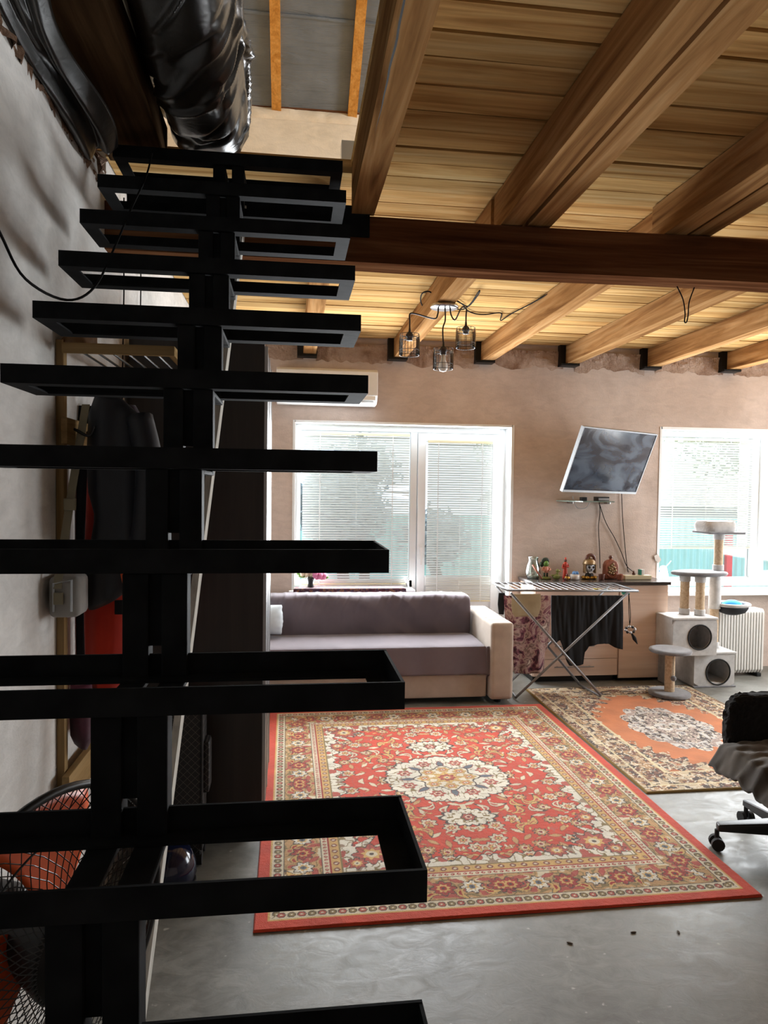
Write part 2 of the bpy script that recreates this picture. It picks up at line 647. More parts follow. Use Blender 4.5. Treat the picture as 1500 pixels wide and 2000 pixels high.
def mat_quilt():
    """black quilted cloth: diamond stitching in thin grey lines"""
    t = NT('black_quilted_suitcase_cloth')
    tc = t.n('ShaderNodeTexCoord')
    sp = t.n('ShaderNodeSeparateXYZ')
    t.l(tc.outputs['Object'], sp.inputs[0])

    def line(sign):
        m1 = t.n('ShaderNodeMath', operation='MULTIPLY_ADD')
        m1.inputs[1].default_value = sign
        t.l(sp.outputs['X'], m1.inputs[0])
        t.l(sp.outputs['Z'], m1.inputs[2])
        m2 = t.n('ShaderNodeMath', operation='PINGPONG')
        m2.inputs[1].default_value = .016
        t.l(m1.outputs[0], m2.inputs[0])
        m3 = t.n('ShaderNodeMath', operation='LESS_THAN')
        m3.inputs[1].default_value = .0011
        t.l(m2.outputs[0], m3.inputs[0])
        return m3.outputs[0]
    mx = t.n('ShaderNodeMath', operation='MAXIMUM')
    t.l(line(1.0), mx.inputs[0])
    t.l(line(-1.0), mx.inputs[1])
    c = t.mix(mx.outputs[0], rgb(20, 20, 22), rgb(86, 82, 78))
    t.bsdf(c, .7)
    return t.m


M['quilt'] = mat_quilt()


def mat_vcol(name, rough=1.0):
    t = NT(name)
    a = t.n('ShaderNodeAttribute', attribute_name='pattern')
    v = t.coords()
    n = t.noise(v, 220, 2)
    c = t.mix(.35, a.outputs['Color'], t.ramp(n, [(.3, (.45, .45, .45, 1)), (.7, (1, 1, 1, 1))]), 'MULTIPLY')
    t.bsdf(c, rough, 0, t.bump(n, .5, .004), Sheen_Weight=.15)
    return t.m


M['carpet'] = mat_vcol('woven_carpet_pile')

# ------------------------------------------------------------------ the room
XL, XR, YB, YR = -.72, 5.45, 6.0, -2.5
JZ, PZ, FZ = 2.69, 2.845, 2.885
S = 'structure'


def struct(o):
    o['kind'] = S
    return o


struct(MB().box(XL - .3, XR + .3, YR - .3, YB + .32, -.2, 0).build('floor', M['concrete']))

wb = MB()
for x0, x1, z0, z1 in ((XL - .3, .017, 0, 2.88), (1.897, 3.26, 0, 2.88), (5.2, XR + .3, 0, 2.88), (.017, 1.897, 2.145, 2.88),
                       (.017, 1.06, 0, .715), (3.26, 5.2, 2.165, 2.88), (3.26, 5.2, 0, .665)):
    wb.box(x0, x1, YB, YB + .3, z0, z1)
wall_back = struct(wb.build('wall_back', M['plaster']))
wall_left = struct(MB().box(XL - .3, XL, YR - .3, 2.9, 0, 2.79).box(XL - .3, XL, 2.9, YB, 0, 2.88).build('wall_left', M['plaster_left']))
wr = MB()
for y0, y1, z0, z1 in ((YR, 3.5, 0, 2.88), (5.4, YB, 0, 2.88), (3.5, 5.4, 0, .8), (3.5, 5.4, 2.2, 2.88)):
    wr.box(XR, XR + .3, y0, y1, z0, z1)
struct(wr.build('wall_right', M['plaster']))
struct(MB().box(XL - .3, XR + .3, YR - .3, YR, 0, 2.88).build('wall_rear', M['plaster']))

# attic storey seen through the stairwell
wall_attic = struct(MB().box(XL - .3, XR + .3, YB, YB + .3, 2.88, 4.70).build('wall_attic_back', M['plaster_attic']))
struct(MB().prism([(YB + .3, 2.9), (YB + .3, 4.9), (2.0, 7.2), (YR - .3, 4.9), (YR - .3, 2.9)], XL - .5, XL - .3, 0).build('wall_attic_left', M['plaster_attic']))
ga = MB()
ga.box(XR, XR + .3, YR, 2.9, 2.9, 4.9).box(XR, XR + .3, 4.3, YB, 2.9, 4.9).box(XR, XR + .3, 2.9, 4.3, 2.9, 3.4)
ga.prism([(YB + .3, 4.9), (2.0, 7.2), (YR - .3, 4.9)], XR, XR + .3, 0)
struct(ga.build('wall_attic_right', M['plaster_attic']))
struct(MB().box(XL - .3, XR + .3, YR - .3, YR, 2.9, 4.9).build('wall_attic_rear', M['plaster_attic']))
ps = math.tan(R(29))
roof = MB()


def roof_pt(u, v):
    x = XL - .3 + (XR - XL + .6) * u
    y = YB + .3 - 4.3 * v
    return (x, y, 4.70 + (YB - y) * ps + .012 * nz(x * 1.3, y * 4))


roof.grid(60, 60, roof_pt)
ceiling_attic = struct(roof.build('ceiling_attic', M['foil'], smooth=True, solid=.01))
roof2 = MB().grid(2, 2, lambda u, v: (XL - .3 + (XR - XL + .6) * u, 2.0 - 4.8 * v, 4.70 + 4.0 * ps - 4.8 * v * ps))
roof2.build('roof_slope', M['foil'], ceiling_attic, solid=.01)
lap = MB().grid(80, 3, lambda u, v: (XL - .3 + 3.2 * u, 5.36 + .02 * v + .004 * nz(u * 30, 3), 4.70 + (.64 - .02 * v) * ps - .012 - .004 * v + .006 * nz(u * 26, v * 3)))
lap.build('membrane_overlap', M['foil'], ceiling_attic, smooth=True, solid=.003)
for px in (540, 688, 395, 850, 1010):
    p = atY(px, 212, YB)
    b = MB()
    w = .038
    for k in range(1):
        y0, y1 = YB + .02, 2.1
        zz = lambda y: 4.70 + (YB - y) * ps
        b.add([(p.x - w, y0, zz(y0) - .045), (p.x + w, y0, zz(y0) - .045), (p.x + w, y0, zz(y0) - .005), (p.x - w, y0, zz(y0) - .005),
               (p.x - w, y1, zz(y1) - .045), (p.x + w, y1, zz(y1) - .045), (p.x + w, y1, zz(y1) - .005), (p.x - w, y1, zz(y1) - .005)],
              [(0, 1, 2, 3), (7, 6, 5, 4), (0, 4, 5, 1), (1, 5, 6, 2), (2, 6, 7, 3), (3, 7, 4, 0)])
    b.build('batten', M['batten'], ceiling_attic)
# crumbly plaster rim on top of the attic wall
rim = MB()
rim.grid(120, 5, lambda u, v: (XL + 3.2 * u, YB - .002 - .012 * math.sin(math.pi * v) * (1 + nz(u * 40, v)), 4.60 + .10 * v + (.045 * abs(nz(u * 22, 5)) - .012) * v))
rim.build('plaster_rim', M['plaster_attic'], wall_attic, smooth=True)
MB().box(XL, 2.5, YB - .012, YB - .002, 4.69, 4.72).build('wall_plate', M['beam'], wall_attic)

# ------------------------------------------------------------------ ceiling: slab, planks, joists
ceiling = MB()
ceiling.box(.225, XR + .3, YR - .3, 2.9, PZ + .032, FZ + .03).box(XL - .3, XR + .3, 2.9, YB, PZ + .032, FZ + .03).box(XL - .3, .225, YR - .3, -.6, PZ + .032, FZ + .03)
ceiling = struct(ceiling.build('ceiling', M['plank']))


def plank(y0, y1, x0, x1):
    j = lambda: rnd.uniform(-.0035, .0035)
    dz = rnd.uniform(0, .006)
    b = MB()
    n = 7
    lo, hi = [], []
    for i in range(n):
        x = x0 + (x1 - x0) * i / (n - 1)
        lo.append((x, y0 + j(), y1 + j()))
    vs_ = []
    for x, a, c in lo:
        vs_ += [(x, a, PZ + dz), (x, c, PZ + dz), (x, c, PZ + .03), (x, a, PZ + .03)]
    fs = [(0, 1, 2, 3), tuple(4 * (n - 1) + k for k in (3, 2, 1, 0))]
    for i in range(n - 1):
        for k in range(4):
            k2 = (k + 1) % 4
            fs.append((4 * i + k, 4 * (i + 1) + k, 4 * (i + 1) + k2, 4 * i + k2))
    b.add(vs_, fs)
    return b.build('plank', M['plank'], ceiling)


ys = 0.75
while ys < YB - .04:
    w = rnd.uniform(.118, .150)
    y1 = min(ys + w, YB - .004)
    gap = rnd.choice((.004, .006, .009, .014))
    plank(ys, y1 - gap, .33 if ys < 2.86 else XL + .005, XR - .005)
    ys = y1


def timber(name, x0, x1, y0, y1, z0, z1, mat, axis, parent=None, seg=18, wob=.004, seed=0):
    """long sawn timber with slightly waney faces"""
    b = MB()
    vs_ = []
    for i in range(seg + 1):
        t = i / seg
        w = [wob * nz(t * 6 + seed, k * 3.7, seed * 1.3) for k in range(4)]
        if axis == 1:
            y = y0 + (y1 - y0) * t
            vs_ += [(x0 + w[0], y, z0 + w[1]), (x1 + w[2], y, z0 + w[3]), (x1 + w[2], y, z1), (x0 + w[0], y, z1)]
        else:
            x = x0 + (x1 - x0) * t
            vs_ += [(x, y0 + w[0], z0 + w[1]), (x, y1 + w[2], z0 + w[3]), (x, y1 + w[2], z1), (x, y0 + w[0], z1 + w[1])]
    fs = [(0, 1, 2, 3), tuple(4 * seg + k for k in (3, 2, 1, 0))]
    for i in range(seg):
        for k in range(4):
            k2 = (k + 1) % 4
            fs.append((4 * i + k, 4 * (i + 1) + k, 4 * (i + 1) + k2, 4 * i + k2))
    b.add(vs_, fs)
    return b.build(name, mat, parent)


hang = MB()
hang.box(-.05, -.001, -.06, -.002, -.02, .16).box(-.05, .108, -.10, -.002, -.022, -.006).box(.104, .112, -.1, -.002, -.02, .05)
hang_src = None
FAR = (.085, .838, 1.588, 2.338, 3.088, 3.838, 4.588)
for i, x in enumerate(FAR):
    j = timber('joist', x, x + .105, 3.02, YB - .004, JZ, PZ - .002, M['joist'], 1, ceiling, seed=i * 2.1)
    if hang_src is None:
        h = MB()
        h.v = [(a + x, b + YB, c + JZ) for a, b, c in hang.v]
        h.f = hang.f
        hang_src = h.build('joist_hanger', M['hanger'], ceiling)
    else:
        inst(hang_src, 'joist_hanger', ceiling, (x - FAR[0], 0, 0))
for i, x in enumerate((.845, 1.56, 2.31, 3.06, 3.81)):
    timber('joist', x, x + .095, YR, 2.99, JZ, PZ - .002, M['joist'], 1, ceiling, seed=20 + i, wob=.006)
    timber('joist', x + .117, x + .212, YR, 2.99, JZ + .004, PZ - .002, M['joist'], 1, ceiling, seed=30 + i, wob=.008)

main_beam = timber('main_beam', XL, XR, 2.88, 3.01, 2.505, JZ - .002, M['beam'], 0, None, 40, .007, 3)
tag(main_beam, 'thick dark brown timber beam crossing under all the ceiling joists', 'beam')
hdr = timber('header_beam', .225, .32, -.6, 2.88, JZ, FZ + .025, M['joist'], 1, None, 24, .009, 9)
tag(hdr, 'rough cracked timber along the right edge of the stairwell opening', 'beam')
crack = MB()
crack.grid(30, 2, lambda u, v: (.232 + .012 * u + .004 * nz(u * 9, 2) + .006 * v * math.sin(math.pi * u), 1.3 + .9 * u, JZ - .0095))
crack.build('drying_crack', M['rubber'], hdr)
bb = timber('wall_beam', -.70, -.485, .4, 2.87, 2.83, 2.97, M['darkbeam'], 1, None, 18, .006, 5)
tag(bb, 'old dark beam running beside the left wall under the plastic', 'beam')

# crumbling clay rims between wall and timber
rub = MB()
rub.grid(150, 9, lambda u, v: (XL - .05 + .10 * v * (1 - .6 * v) + .05 * abs(nz(u * 30, v * 4)) + .03 * nz(u * 75, v * 9), .6 + 2.3 * u,
                               2.88 - .17 * v + .03 * nz(u * 22, v * 2, 4)))
rub.build('clay_rim', M['rubble'], wall_left)
rub = MB()
for a, b in zip((XL,) + tuple(f + .105 for f in FAR), FAR + (XR,)):
    rub.grid(int((b - a) * 90) + 2, 7, lambda u, v: (a + (b - a) * u, YB - .002 - .03 * (1 - v) * (.35 + abs(nz((a + (b - a) * u) * 11, v * 3))) - .012 * abs(nz((a + (b - a) * u) * 38, v * 5)) * (1 - v * .8),
                                                       2.80 - .15 * v + (.05 * nz((a + (b - a) * u) * 5, 7) + .02 * nz((a + (b - a) * u) * 19, 7)) * v))
rub.build('plaster_rim', M['rough_plaster'], wall_back, smooth=False)

# ------------------------------------------------------------------ windows
FY = YB + .17                                    # room face of the window frames


def frame_bar(b, x0, x1, z0, z1, y0=FY, d=.07):
    b.box(x0, x1, y0, y0 + d, z0, z1)


def empty_struct(name, loc):
    o = bpy.data.objects.new(name, None)
    COL.objects.link(o)
    o.location = loc
    return struct(o)


w1 = empty_struct('window_1', (.95, YB, 0))
fr = MB()
for a in ((.017, .075, .74, 2.145), (1.84, 1.897, .02, 2.145), (.075, 1.84, 2.085, 2.145), (.075, 1.06, .72, .79), (1.03, 1.09, .02, 2.085)):
    frame_bar(fr, *a)
fr.build('frame', M['pvc'], w1, bevel=.004)
sash = MB()
for a in ((1.095, 1.165, .05, 2.08), (1.765, 1.835, .05, 2.08), (1.165, 1.765, 2.01, 2.08), (1.165, 1.765, .05, .14), (1.165, 1.765, .74, .82)):
    frame_bar(sash, *a, FY - .02, .075)
sash.build('door_sash', M['pvc'], w1, bevel=.004)
MB().box(1.165, 1.765, FY, FY + .03, .14, .74).build('door_panel', M['pvc'], w1)
MB().box(.075, 1.03, FY + .03, FY + .04, .79, 2.085).build('pane', M['glass'], w1)
MB().box(1.165, 1.765, FY + .025, FY + .035, .82, 2.01).build('pane', M['glass'], w1)
hd = MB().box(1.115, 1.14, FY - .035, FY - .02, .98, 1.10)
hd.box(1.12, 1.135, FY - .055, FY - .035, 1.06, 1.08).box(1.119, 1.136, FY - .065, FY - .052, .93, 1.08)
hd.build('handle', M['white'], w1, bevel=.003)
# plastered reveal trim and sill
t1 = MB()
t1.box(.017, 1.897, YB - .006, FY, 2.135, 2.155).box(1.885, 1.91, YB - .006, FY, .02, 2.155).box(.005, .027, YB - .006, FY, .72, 2.155)
struct(t1.build('trim_1', M['white_paint'], bevel=.002))
struct(MB().box(-.02, 1.05, YB - .06, FY, .70, .73).build('trim_2', M['pvc'], bevel=.006))

w2 = empty_struct('window_2', (4.2, YB, 0))
fr = MB()
for a in ((3.262, 3.32, .72, 2.165), (5.14, 5.2, .72, 2.165), (3.32, 5.14, 2.10, 2.165), (3.32, 5.14, .72, .80), (4.27, 4.345, .80, 2.10)):
    frame_bar(fr, *a)
fr.build('frame', M['pvc'], w2, bevel=.004)
sash = MB()
for a in ((4.345, 4.40, .80, 2.10), (5.08, 5.135, .80, 2.10), (4.40, 5.08, 2.04, 2.10), (4.40, 5.08, .80, .86)):
    frame_bar(sash, *a, FY - .015, .07)
sash.build('sash', M['pvc'], w2, bevel=.004)
MB().box(3.32, 4.27, FY + .03, FY + .04, .80, 2.10).build('pane', M['glass'], w2)
MB().box(4.40, 5.08, FY + .03, FY + .04, .86, 2.04).build('pane', M['glass'], w2)
struct(MB().box(3.2, 5.3, YB - .12, FY, .675, .715).build('trim_3', M['pvc'], bevel=.008))
t1 = MB()
t1.box(3.26, 5.2, YB - .006, FY, 2.15, 2.175).box(3.25, 3.272, YB - .006, FY, .715, 2.175).box(5.19, 5.21, YB - .006, FY, .715, 2.175)
struct(t1.build('trim_4', M['white_paint'], bevel=.002))

w3 = empty_struct('window_3', (XR, 4.45, .8))
fr = MB()
for y0, y1, z0, z1 in ((3.5, 3.57, .8, 2.2), (5.33, 5.4, .8, 2.2), (3.57, 5.33, .8, .87), (3.57, 5.33, 2.13, 2.2), (4.42, 4.49, .87, 2.13)):
    fr.box(XR + .15, XR + .22, y0, y1, z0, z1)
fr.build('frame', M['pvc'], w3, bevel=.004)
MB().box(XR + .18, XR + .19, 3.57, 5.33, .87, 2.13).build('pane', M['glass'], w3)
w4 = empty_struct('window_4', (XR, 3.6, 3.4))
fr = MB()
for y0, y1, z0, z1 in ((2.9, 2.97, 3.4, 4.9), (4.23, 4.3, 3.4, 4.9), (2.97, 4.23, 3.4, 3.47), (2.97, 4.23, 4.83, 4.9)):
    fr.box(XR + .15, XR + .22, y0, y1, z0, z1)
fr.build('frame', M['pvc'], w4, bevel=.004)
MB().box(XR + .18, XR + .19, 2.97, 4.23, 3.47, 4.83).build('pane', M['glass'], w4)

# ------------------------------------------------------------------ venetian blinds


def blind(x0, x1, z0, z1, yc, pitch, tilt, label, bent=(), stack=0):
    root = thing('venetian_blind', label, 'blind', ((x0 + x1) / 2, yc, z0), 0, 'venetian blinds on the windows')
    w = (x1 - x0) / 2

    def slat_mesh(bend):
        b = MB()
        n = 13

        def fn(u, v):
            t = (v - .5) * .025
            x = -w + 2 * w * u
            c = .0022 * math.cos(math.pi * (v - .5))
            a = tilt + bend * max(0, (u - .72) / .28) * 1.3
            y = t * math.cos(a) - c * math.sin(a)
            z = t * math.sin(a) + c * math.cos(a) - abs(bend) * .010 * max(0, (u - .75) / .25)
            return (x, y, z)
        b.grid(n, 4, fn)
        return b
    first = {}
    k = 0
    z = z1 - .04
    while z > z0 + .012 + stack * .004:
        bd = bent[k] if k < len(bent) else 0
        key = bd
        if key not in first:
            o = slat_mesh(bd).build('slat', M['slat'], root, world=False, smooth=True)
            o.location = (0, 0, z - z0)
            first[key] = o
        else:
            inst(first[key], 'slat', root, (0, 0, z - z0))
        z -= pitch
        k += 1
    MB().box(x0, x1, yc - .014, yc + .014, z1 - .025, z1).build('head_rail', M['cream_plastic'], root, bevel=.003)
    MB().box(x0, x1, yc - .012, yc + .012, z0, z0 + .012).build('bottom_rail', M['cream_plastic'], root, bevel=.003)
    for f in (.16, .84):
        x = x0 + (x1 - x0) * f
        MB().box(x - .0035, x + .0035, yc - .0150, yc - .0140, z0, z1 - .02).build('ladder_tape', M['white'], root)
    x = x0 + (x1 - x0) * .5
    MB().tube([(x, yc - .016, z1 - .03), (x, yc - .018, (z0 + z1) / 2 + .1), (x, yc - .016, z0 + .01)], .0014, 5).build('cord', M['white'], root)
    return root


bent = [0] * 20 + [.5, .9, -.6, 1.0, .6, .3] + [0] * 40
blind(.09, 1.015, .755, 2.07, FY - .035, .0212, R(-43), 'wide cream venetian blind with bent slats over the balcony window', bent)
blind(1.175, 1.755, .60, 2.02, FY - .045, .0205, R(-44), 'narrow cream venetian blind hanging on the balcony door')
blind(3.285, 4.235, 1.075, 2.085, FY - .07, .0215, R(-36), 'half-lowered cream venetian blind behind the tall scratching post')

# ------------------------------------------------------------------ the yard outside
struct(MB().box(-12, 22, YB + .32, 40, -.5, -.4).build('ground_yard', M['yard']))
FNY = 9.6
prof = []
fence = thing('sheet_fence', 'pale turquoise corrugated sheet fence outside the right window', 'fence', (4, FNY, -.4))
for k in range(12):
    xa = -1.0 + k * 1.1
    b = MB()
    n = 44
    b.grid(n + 1, 2, lambda u, v: (xa + 1.1 * u, FNY + (.02 if (int(u * n) % 4) < 2 else 0), -.35 + 1.58 * v))
    b.build('sheet', M['fence'], fence, solid=.002)
for z in (.62,):
    MB().box(6.6, 12.2, FNY - .06, FNY - .02, z, z + .06).build('rail', M['red_paint'], fence)
for px in (1415, 1135, 1560):
    p = atY(px, 1100, FNY)
    MB().box(p.x - .045, p.x + .045, FNY - .12, FNY - .06, -.4, 1.2).build('post', M['red_paint'], fence, bevel=.005)
sh = thing('outbuilding', 'grey low outbuilding beyond the sheet fence', 'building', (7, 13, -.4))
MB().box(4.2, 15, 13, 15, -.4, 1.35).build('wall', M['grey_wall'], sh)
MB().prism([(12.8, 1.32), (15.2, 1.32), (14, 1.62)], 4.0, 15.2, 0).build('roof', M['grey_wall'], sh)


def tree(x, y, h, r, n, mat, label, seed, name='tree', cat='tree'):
    root = thing(name, label, cat, (x, y, -.4))
    q = random.Random(seed)
    MB().tube(smooth_path([(x, y, -.45), (x + .05, y, h * .4), (x - .06, y + .05, h * .8)]), .07, 8).build('trunk', M['bark'], root, smooth=True)
    b = MB()
    for _ in range(n):
        th, ph = q.uniform(0, 6.283), math.acos(q.uniform(-1, 1))
        rr = r * q.uniform(.35, 1) * (1 + .35 * nz(math.cos(th) * 2 + seed, math.sin(th) * 2, ph))
        c = Vector((x + rr * math.sin(ph) * math.cos(th), y + rr * math.sin(ph) * math.sin(th), h + rr * .8 * math.cos(ph)))
        a = Vector((q.uniform(-1, 1), q.uniform(-1, 1), q.uniform(-1, 1))).normalized() * .06
        d = a.orthogonal().normalized() * .035
        b.add([c - a, c + d, c + a, c - d], [(0, 1, 2, 3)])
    o = b.build('foliage', mat, root)
    o['kind'] = 'stuff'
    return root


tree(8.0, 11.4, 2.9, 1.5, 5200, M['leaf'], 'pale leafy tree seen through the right window pane', 3)
tree(4.3, 12.2, 2.7, 1.2, 3600, M['leaf'], 'pale tree behind the half-lowered blind', 5)
tree(.55, 8.2, 1.35, .55, 2600, M['leaf_dark'], 'dark shrub behind the wide balcony window blind', 8, 'shrub', 'shrub')
tree(1.75, 8.6, 1.0, .45, 900, M['leaf_dark'], 'dark shrub behind the balcony door blind', 9, 'shrub', 'shrub')
tree(.9, 9.2, 1.9, .5, 700, M['leaf_dark'], 'dark taller shrub farther out behind the balcony window', 10, 'shrub', 'shrub')

# ------------------------------------------------------------------ steel staircase
SX0, SX1 = -.635, .175


def ty(k):
    return .4787 + .1972 * k


def tz(k):
    return .742 + .18655 * k


stair = thing('staircase', 'unfinished black steel stair with open angle-iron treads on one central stringer', 'staircase', (-.23, ty(-3), 0))
W_, TH = .042, .005
D_ = .222


def tread_frame():
    """four L-angles: upright leg outside, flange inside at the bottom; origin at front-left top corner"""
    L = SX1 - SX0
    out = []
    out.append(('front_rail', MB().box(0, L, 0, TH, -W_, 0).box(0, L, TH, W_, -W_, -W_ + TH)))
    out.append(('back_rail', MB().box(0, L, D_ - TH, D_, -W_, 0).box(0, L, D_ - W_, D_ - TH, -W_, -W_ + TH)))
    out.append(('end_rail', MB().box(0, TH, TH, D_ - TH, -W_, -.0005).box(TH, W_, W_, D_ - W_, -W_, -W_ + TH)))
    out.append(('end_rail', MB().box(L - TH, L, TH, D_ - TH, -W_, -.0005).box(L - W_, L - TH, W_, D_ - W_, -W_, -W_ + TH)))
    return out


protos = []
TUBES = ((-.290, -.246), (-.224, -.180))
for k in range(-3, 12):
    if k == 11:
        pass
    fr = thing('tread', None, None)
    del_keys = [q for q in fr.keys()]
    fr.parent = stair
    fr.location = Vector((SX0, ty(k), tz(k))) - stair.location
    if not protos:
        for nm, b in tread_frame():
            protos.append((nm, b.build(nm, M['steel'], fr, world=False)))
    else:
        for nm, o in protos:
            inst(o, nm, fr)
for k in range(-3, 12):
    b0, b1 = ty(k), ty(k) + D_
    for a, c in TUBES:
        zb = tz(k - 1) - W_ - .010 if k > -3 else 0.0
        MB().box(a, c, b0 + .006, b0 + .05, zb, tz(k) - W_ - .001).build('stringer_post', M['steel'], stair, bevel=.003)
        if k < 11:
            MB().box(a, c, b0 + .05, ty(k + 1) + .006, tz(k) - W_ - .010, tz(k) - W_ - .001).build('stringer_bearer', M['steel'], stair, bevel=.003)
        else:
            MB().box(a, c, b0 + .05, 2.876, tz(k) - W_ - .010, tz(k) - W_ - .001).build('stringer_bearer', M['steel'], stair, bevel=.003)
for k in range(-3, 11):
    zz = tz(k) - W_
    MB().box(-.246, -.224, ty(k) + .02, ty(k) + .026, zz - .13, zz - .002).build('web_plate', M['steel'], stair)
MB().box(SX0, .30, 2.866, 2.8765, 2.60, 2.72).build('fixing_channel', M['steel'], stair)

# pale board leaning between floor and main beam
top, bot = Vector((-.192, 2.872, 2.64)), Vector((-.428, 2.135, 0.0))
d = (top - bot).normalized()
side = Vector((1, 0, 0)) - d * d.x
side.normalize()
back = d.cross(side).normalized()
if back.y < 0:
    back = -back
b = MB()
vs_ = []
for p in (bot, top):
    for s_, t_ in ((-.011, 0), (.011, 0), (.011, .07), (-.011, .07)):
        vs_.append(p + side * s_ + back * (t_ - .07))
b.add(vs_, [(0, 1, 2, 3), (7, 6, 5, 4), (0, 4, 5, 1), (1, 5, 6, 2), (2, 6, 7, 3), (3, 7, 4, 0)])
brd = b.build('leaning_board', M['pale_board'], bevel=.001)
brd.location.z += .012
tag(brd, 'long pale narrow board leaning behind the stair stringer', 'board')

# ------------------------------------------------------------------ plastic sheeting over the stairwell


def ridge(x, y, z=0.0):
    return 1 - abs(nz(x, y, z)) * 2


_fr = random.Random(12)
SECT = smooth_path([(-.66, 0, 3.06), (-.57, 0, 3.025), (-.49, 0, 3.0), (-.462, 0, 2.93), (-.41, 0, 2.868), (-.30, 0, 2.85), (-.225, 0, 2.872), (-.188, 0, 2.96), (-.183, 0, 3.10), (-.195, 0, 3.35), (-.20, 0, 3.75)], 14)
_len = [0.0]
for _p, _q in zip(SECT, SECT[1:]):
    _len.append(_len[-1] + (_q - _p).length)
FOLDS = []
for _i in range(64):
    _w0, _y0 = _fr.uniform(.1, .95), _fr.uniform(1.25, 2.95)
    _ang = _fr.gauss(-.75, .38)
    FOLDS.append((_w0, _y0, math.cos(_ang), math.sin(_ang), _fr.uniform(.10, .34), _fr.uniform(.012, .04), _fr.uniform(.007, .022) * _fr.choice((1, 1, -1))))


def bulge(u, v):
    y = 1.15 + 1.72 * v
    i = min(int(u * (len(SECT) - 1)), len(SECT) - 2)
    p, q = SECT[i], SECT[i + 1]
    t = u * (len(SECT) - 1) - i
    c = p.lerp(q, t)
    w = _len[i] * (1 - t) + _len[i + 1] * t
    d_ = (q - p).normalized()
    n_ = Vector((-d_.z, 0, d_.x)) * -1.0
    h = .02 * nz(w * 4, y * 3.2, 2)
    for w0, y0, ca, sa, ln, wd_, am in FOLDS:      # taut creases, sharp on the crest
        a = (w - w0) * ca + (y - y0) * sa
        if abs(a) > ln:
            continue
        k = abs(-(w - w0) * sa + (y - y0) * ca + .3 * a * a)
        if k < wd_:
            h += am * (1 - k / wd_) ** 1.3 * (1 - (a / ln) ** 2)
    return (c.x + n_.x * h, y, c.z + n_.z * h)


tag(MB().grid(180, 300, bulge).build('plastic_sheeting', M['polythene'], smooth=True, solid=.0015),
    'wrinkled glossy dark plastic sheeting bulging above the top of the stair', 'plastic sheet')


def sheet2(u, v):
    y = 1.3 + 1.31 * v
    wv = math.sin(math.pi * min(1, v * 1.05)) ** .5 if v < .95 else .3
    x = XL - .05 + (.23 * (1 - .35 * v) + .03 * math.sin(v * 9)) * u
    z = 2.80 + .05 * max(0, 1 - u * 3) - .055 * math.sin(math.pi * u) * (1 + .4 * nz(v * 3, 1)) + .035 * max(0, 1 - abs(u - .35 - .3 * v) / .16) + .03 * max(0, 1 - abs(u - .8 + .25 * v) / .12) - .03 * v
    return (x, y, z)


tag(MB().grid(30, 90, sheet2).build('plastic_sheeting', M['polythene'], smooth=True, solid=.002),
    'dark plastic sheet tucked between the left wall and the old beam', 'plastic sheet')
hw = MB().box(.188, .262, 2.93, 2.99, FZ + .031, 3.005)
tag(hw.build('white_box', M['pvc'], bevel=.003), 'small white box standing at the edge of the upper floor', 'box')

# loose cable on the left wall side
pts = [atY(-60, 330, 1.3), atY(0, 455, 1.5), atY(50, 545, 1.62), atY(130, 586, 1.8), atY(185, 560, 1.95), atY(225, 480, 2.15), atY(255, 410, 2.3), atY(285, 345, 2.45), atY(297, 300, 2.5)]
tag(MB().tube(smooth_path(pts, 6), .0032, 6).build('hanging_cable', M['cable'], smooth=True), 'black cable looping down from the plastic sheeting past the upper treads', 'cable')
for i, (px, py0, py1) in enumerate(((275, 520, 610), (242, 540, 600))):
    a, c = atX(px, py0, XL + .012), atX(px - 4, py1, XL + .012)
    tag(MB().tube([(a.x, a.y, 2.8), (a.x, a.y, (a.z + c.z) / 2), (c.x, c.y, 1.9)], .003, 6).build('wall_cable', M['cable']),
        ('thin cable on the left wall nearer the wardrobe', 'thin cable on the left wall nearer the coat rack')[i], 'cable', 'cables on the left wall')

# ------------------------------------------------------------------ wardrobe
WX0, WX1, WY0, WY1 = -.70, -.108, 3.2, 3.85
wd = thing('wardrobe', 'tall dark sliding-door wardrobe with pale edge against the left wall', 'wardrobe', ((WX0 + WX1) / 2, 3.7, 0))
MB().box(WX0, WX1 - .016, WY0, WY0 + .018, .09, 2.235).build('side_panel', M['wenge'], wd, bevel=.001)
MB().box(WX0, WX1 - .016, WY1 - .018, WY1, .09, 2.235).build('side_panel', M['wenge'], wd, bevel=.001)
MB().box(WX0, WX1 - .016, WY0 + .019, WY1 - .019, 2.215, 2.235).build('top_panel', M['wenge'], wd)
MB().box(WX0, WX1 - .016, WY0 + .019, WY1 - .019, .09, .11).build('bottom_panel', M['wenge'], wd)
MB().box(WX0, WX0 + .006, WY0 + .019, WY1 - .019, .11, 2.215).build('back_panel', M['wenge'], wd)
for i, (a, c) in enumerate(((WY0 + .002, 3.53), (3.532, WY1 - .002))):
    x = WX1 - .014
    dr = MB().box(x, x + .011, a + .02, c - .02, .13, 2.20).build('sliding_door', M['wenge'], wd)
    pf = MB()
    for y in (a, c - .022):
        pf.box(x - .001, x + .013, y, y + .022, .115, 2.215)
    pf.build('door_profile', M['alu'], dr)
for x, y in ((WX0 + .06, WY0 + .06), (WX1 - .09, WY0 + .06), (WX0 + .06, WY1 - .06), (WX1 - .09, WY1 - .06)):
    MB().lathe((x, y, 0), [(.022, 0), (.026, .01), (.024, .03), (.03, .088)], 14).build('foot', M['chrome'], wd, smooth=True)

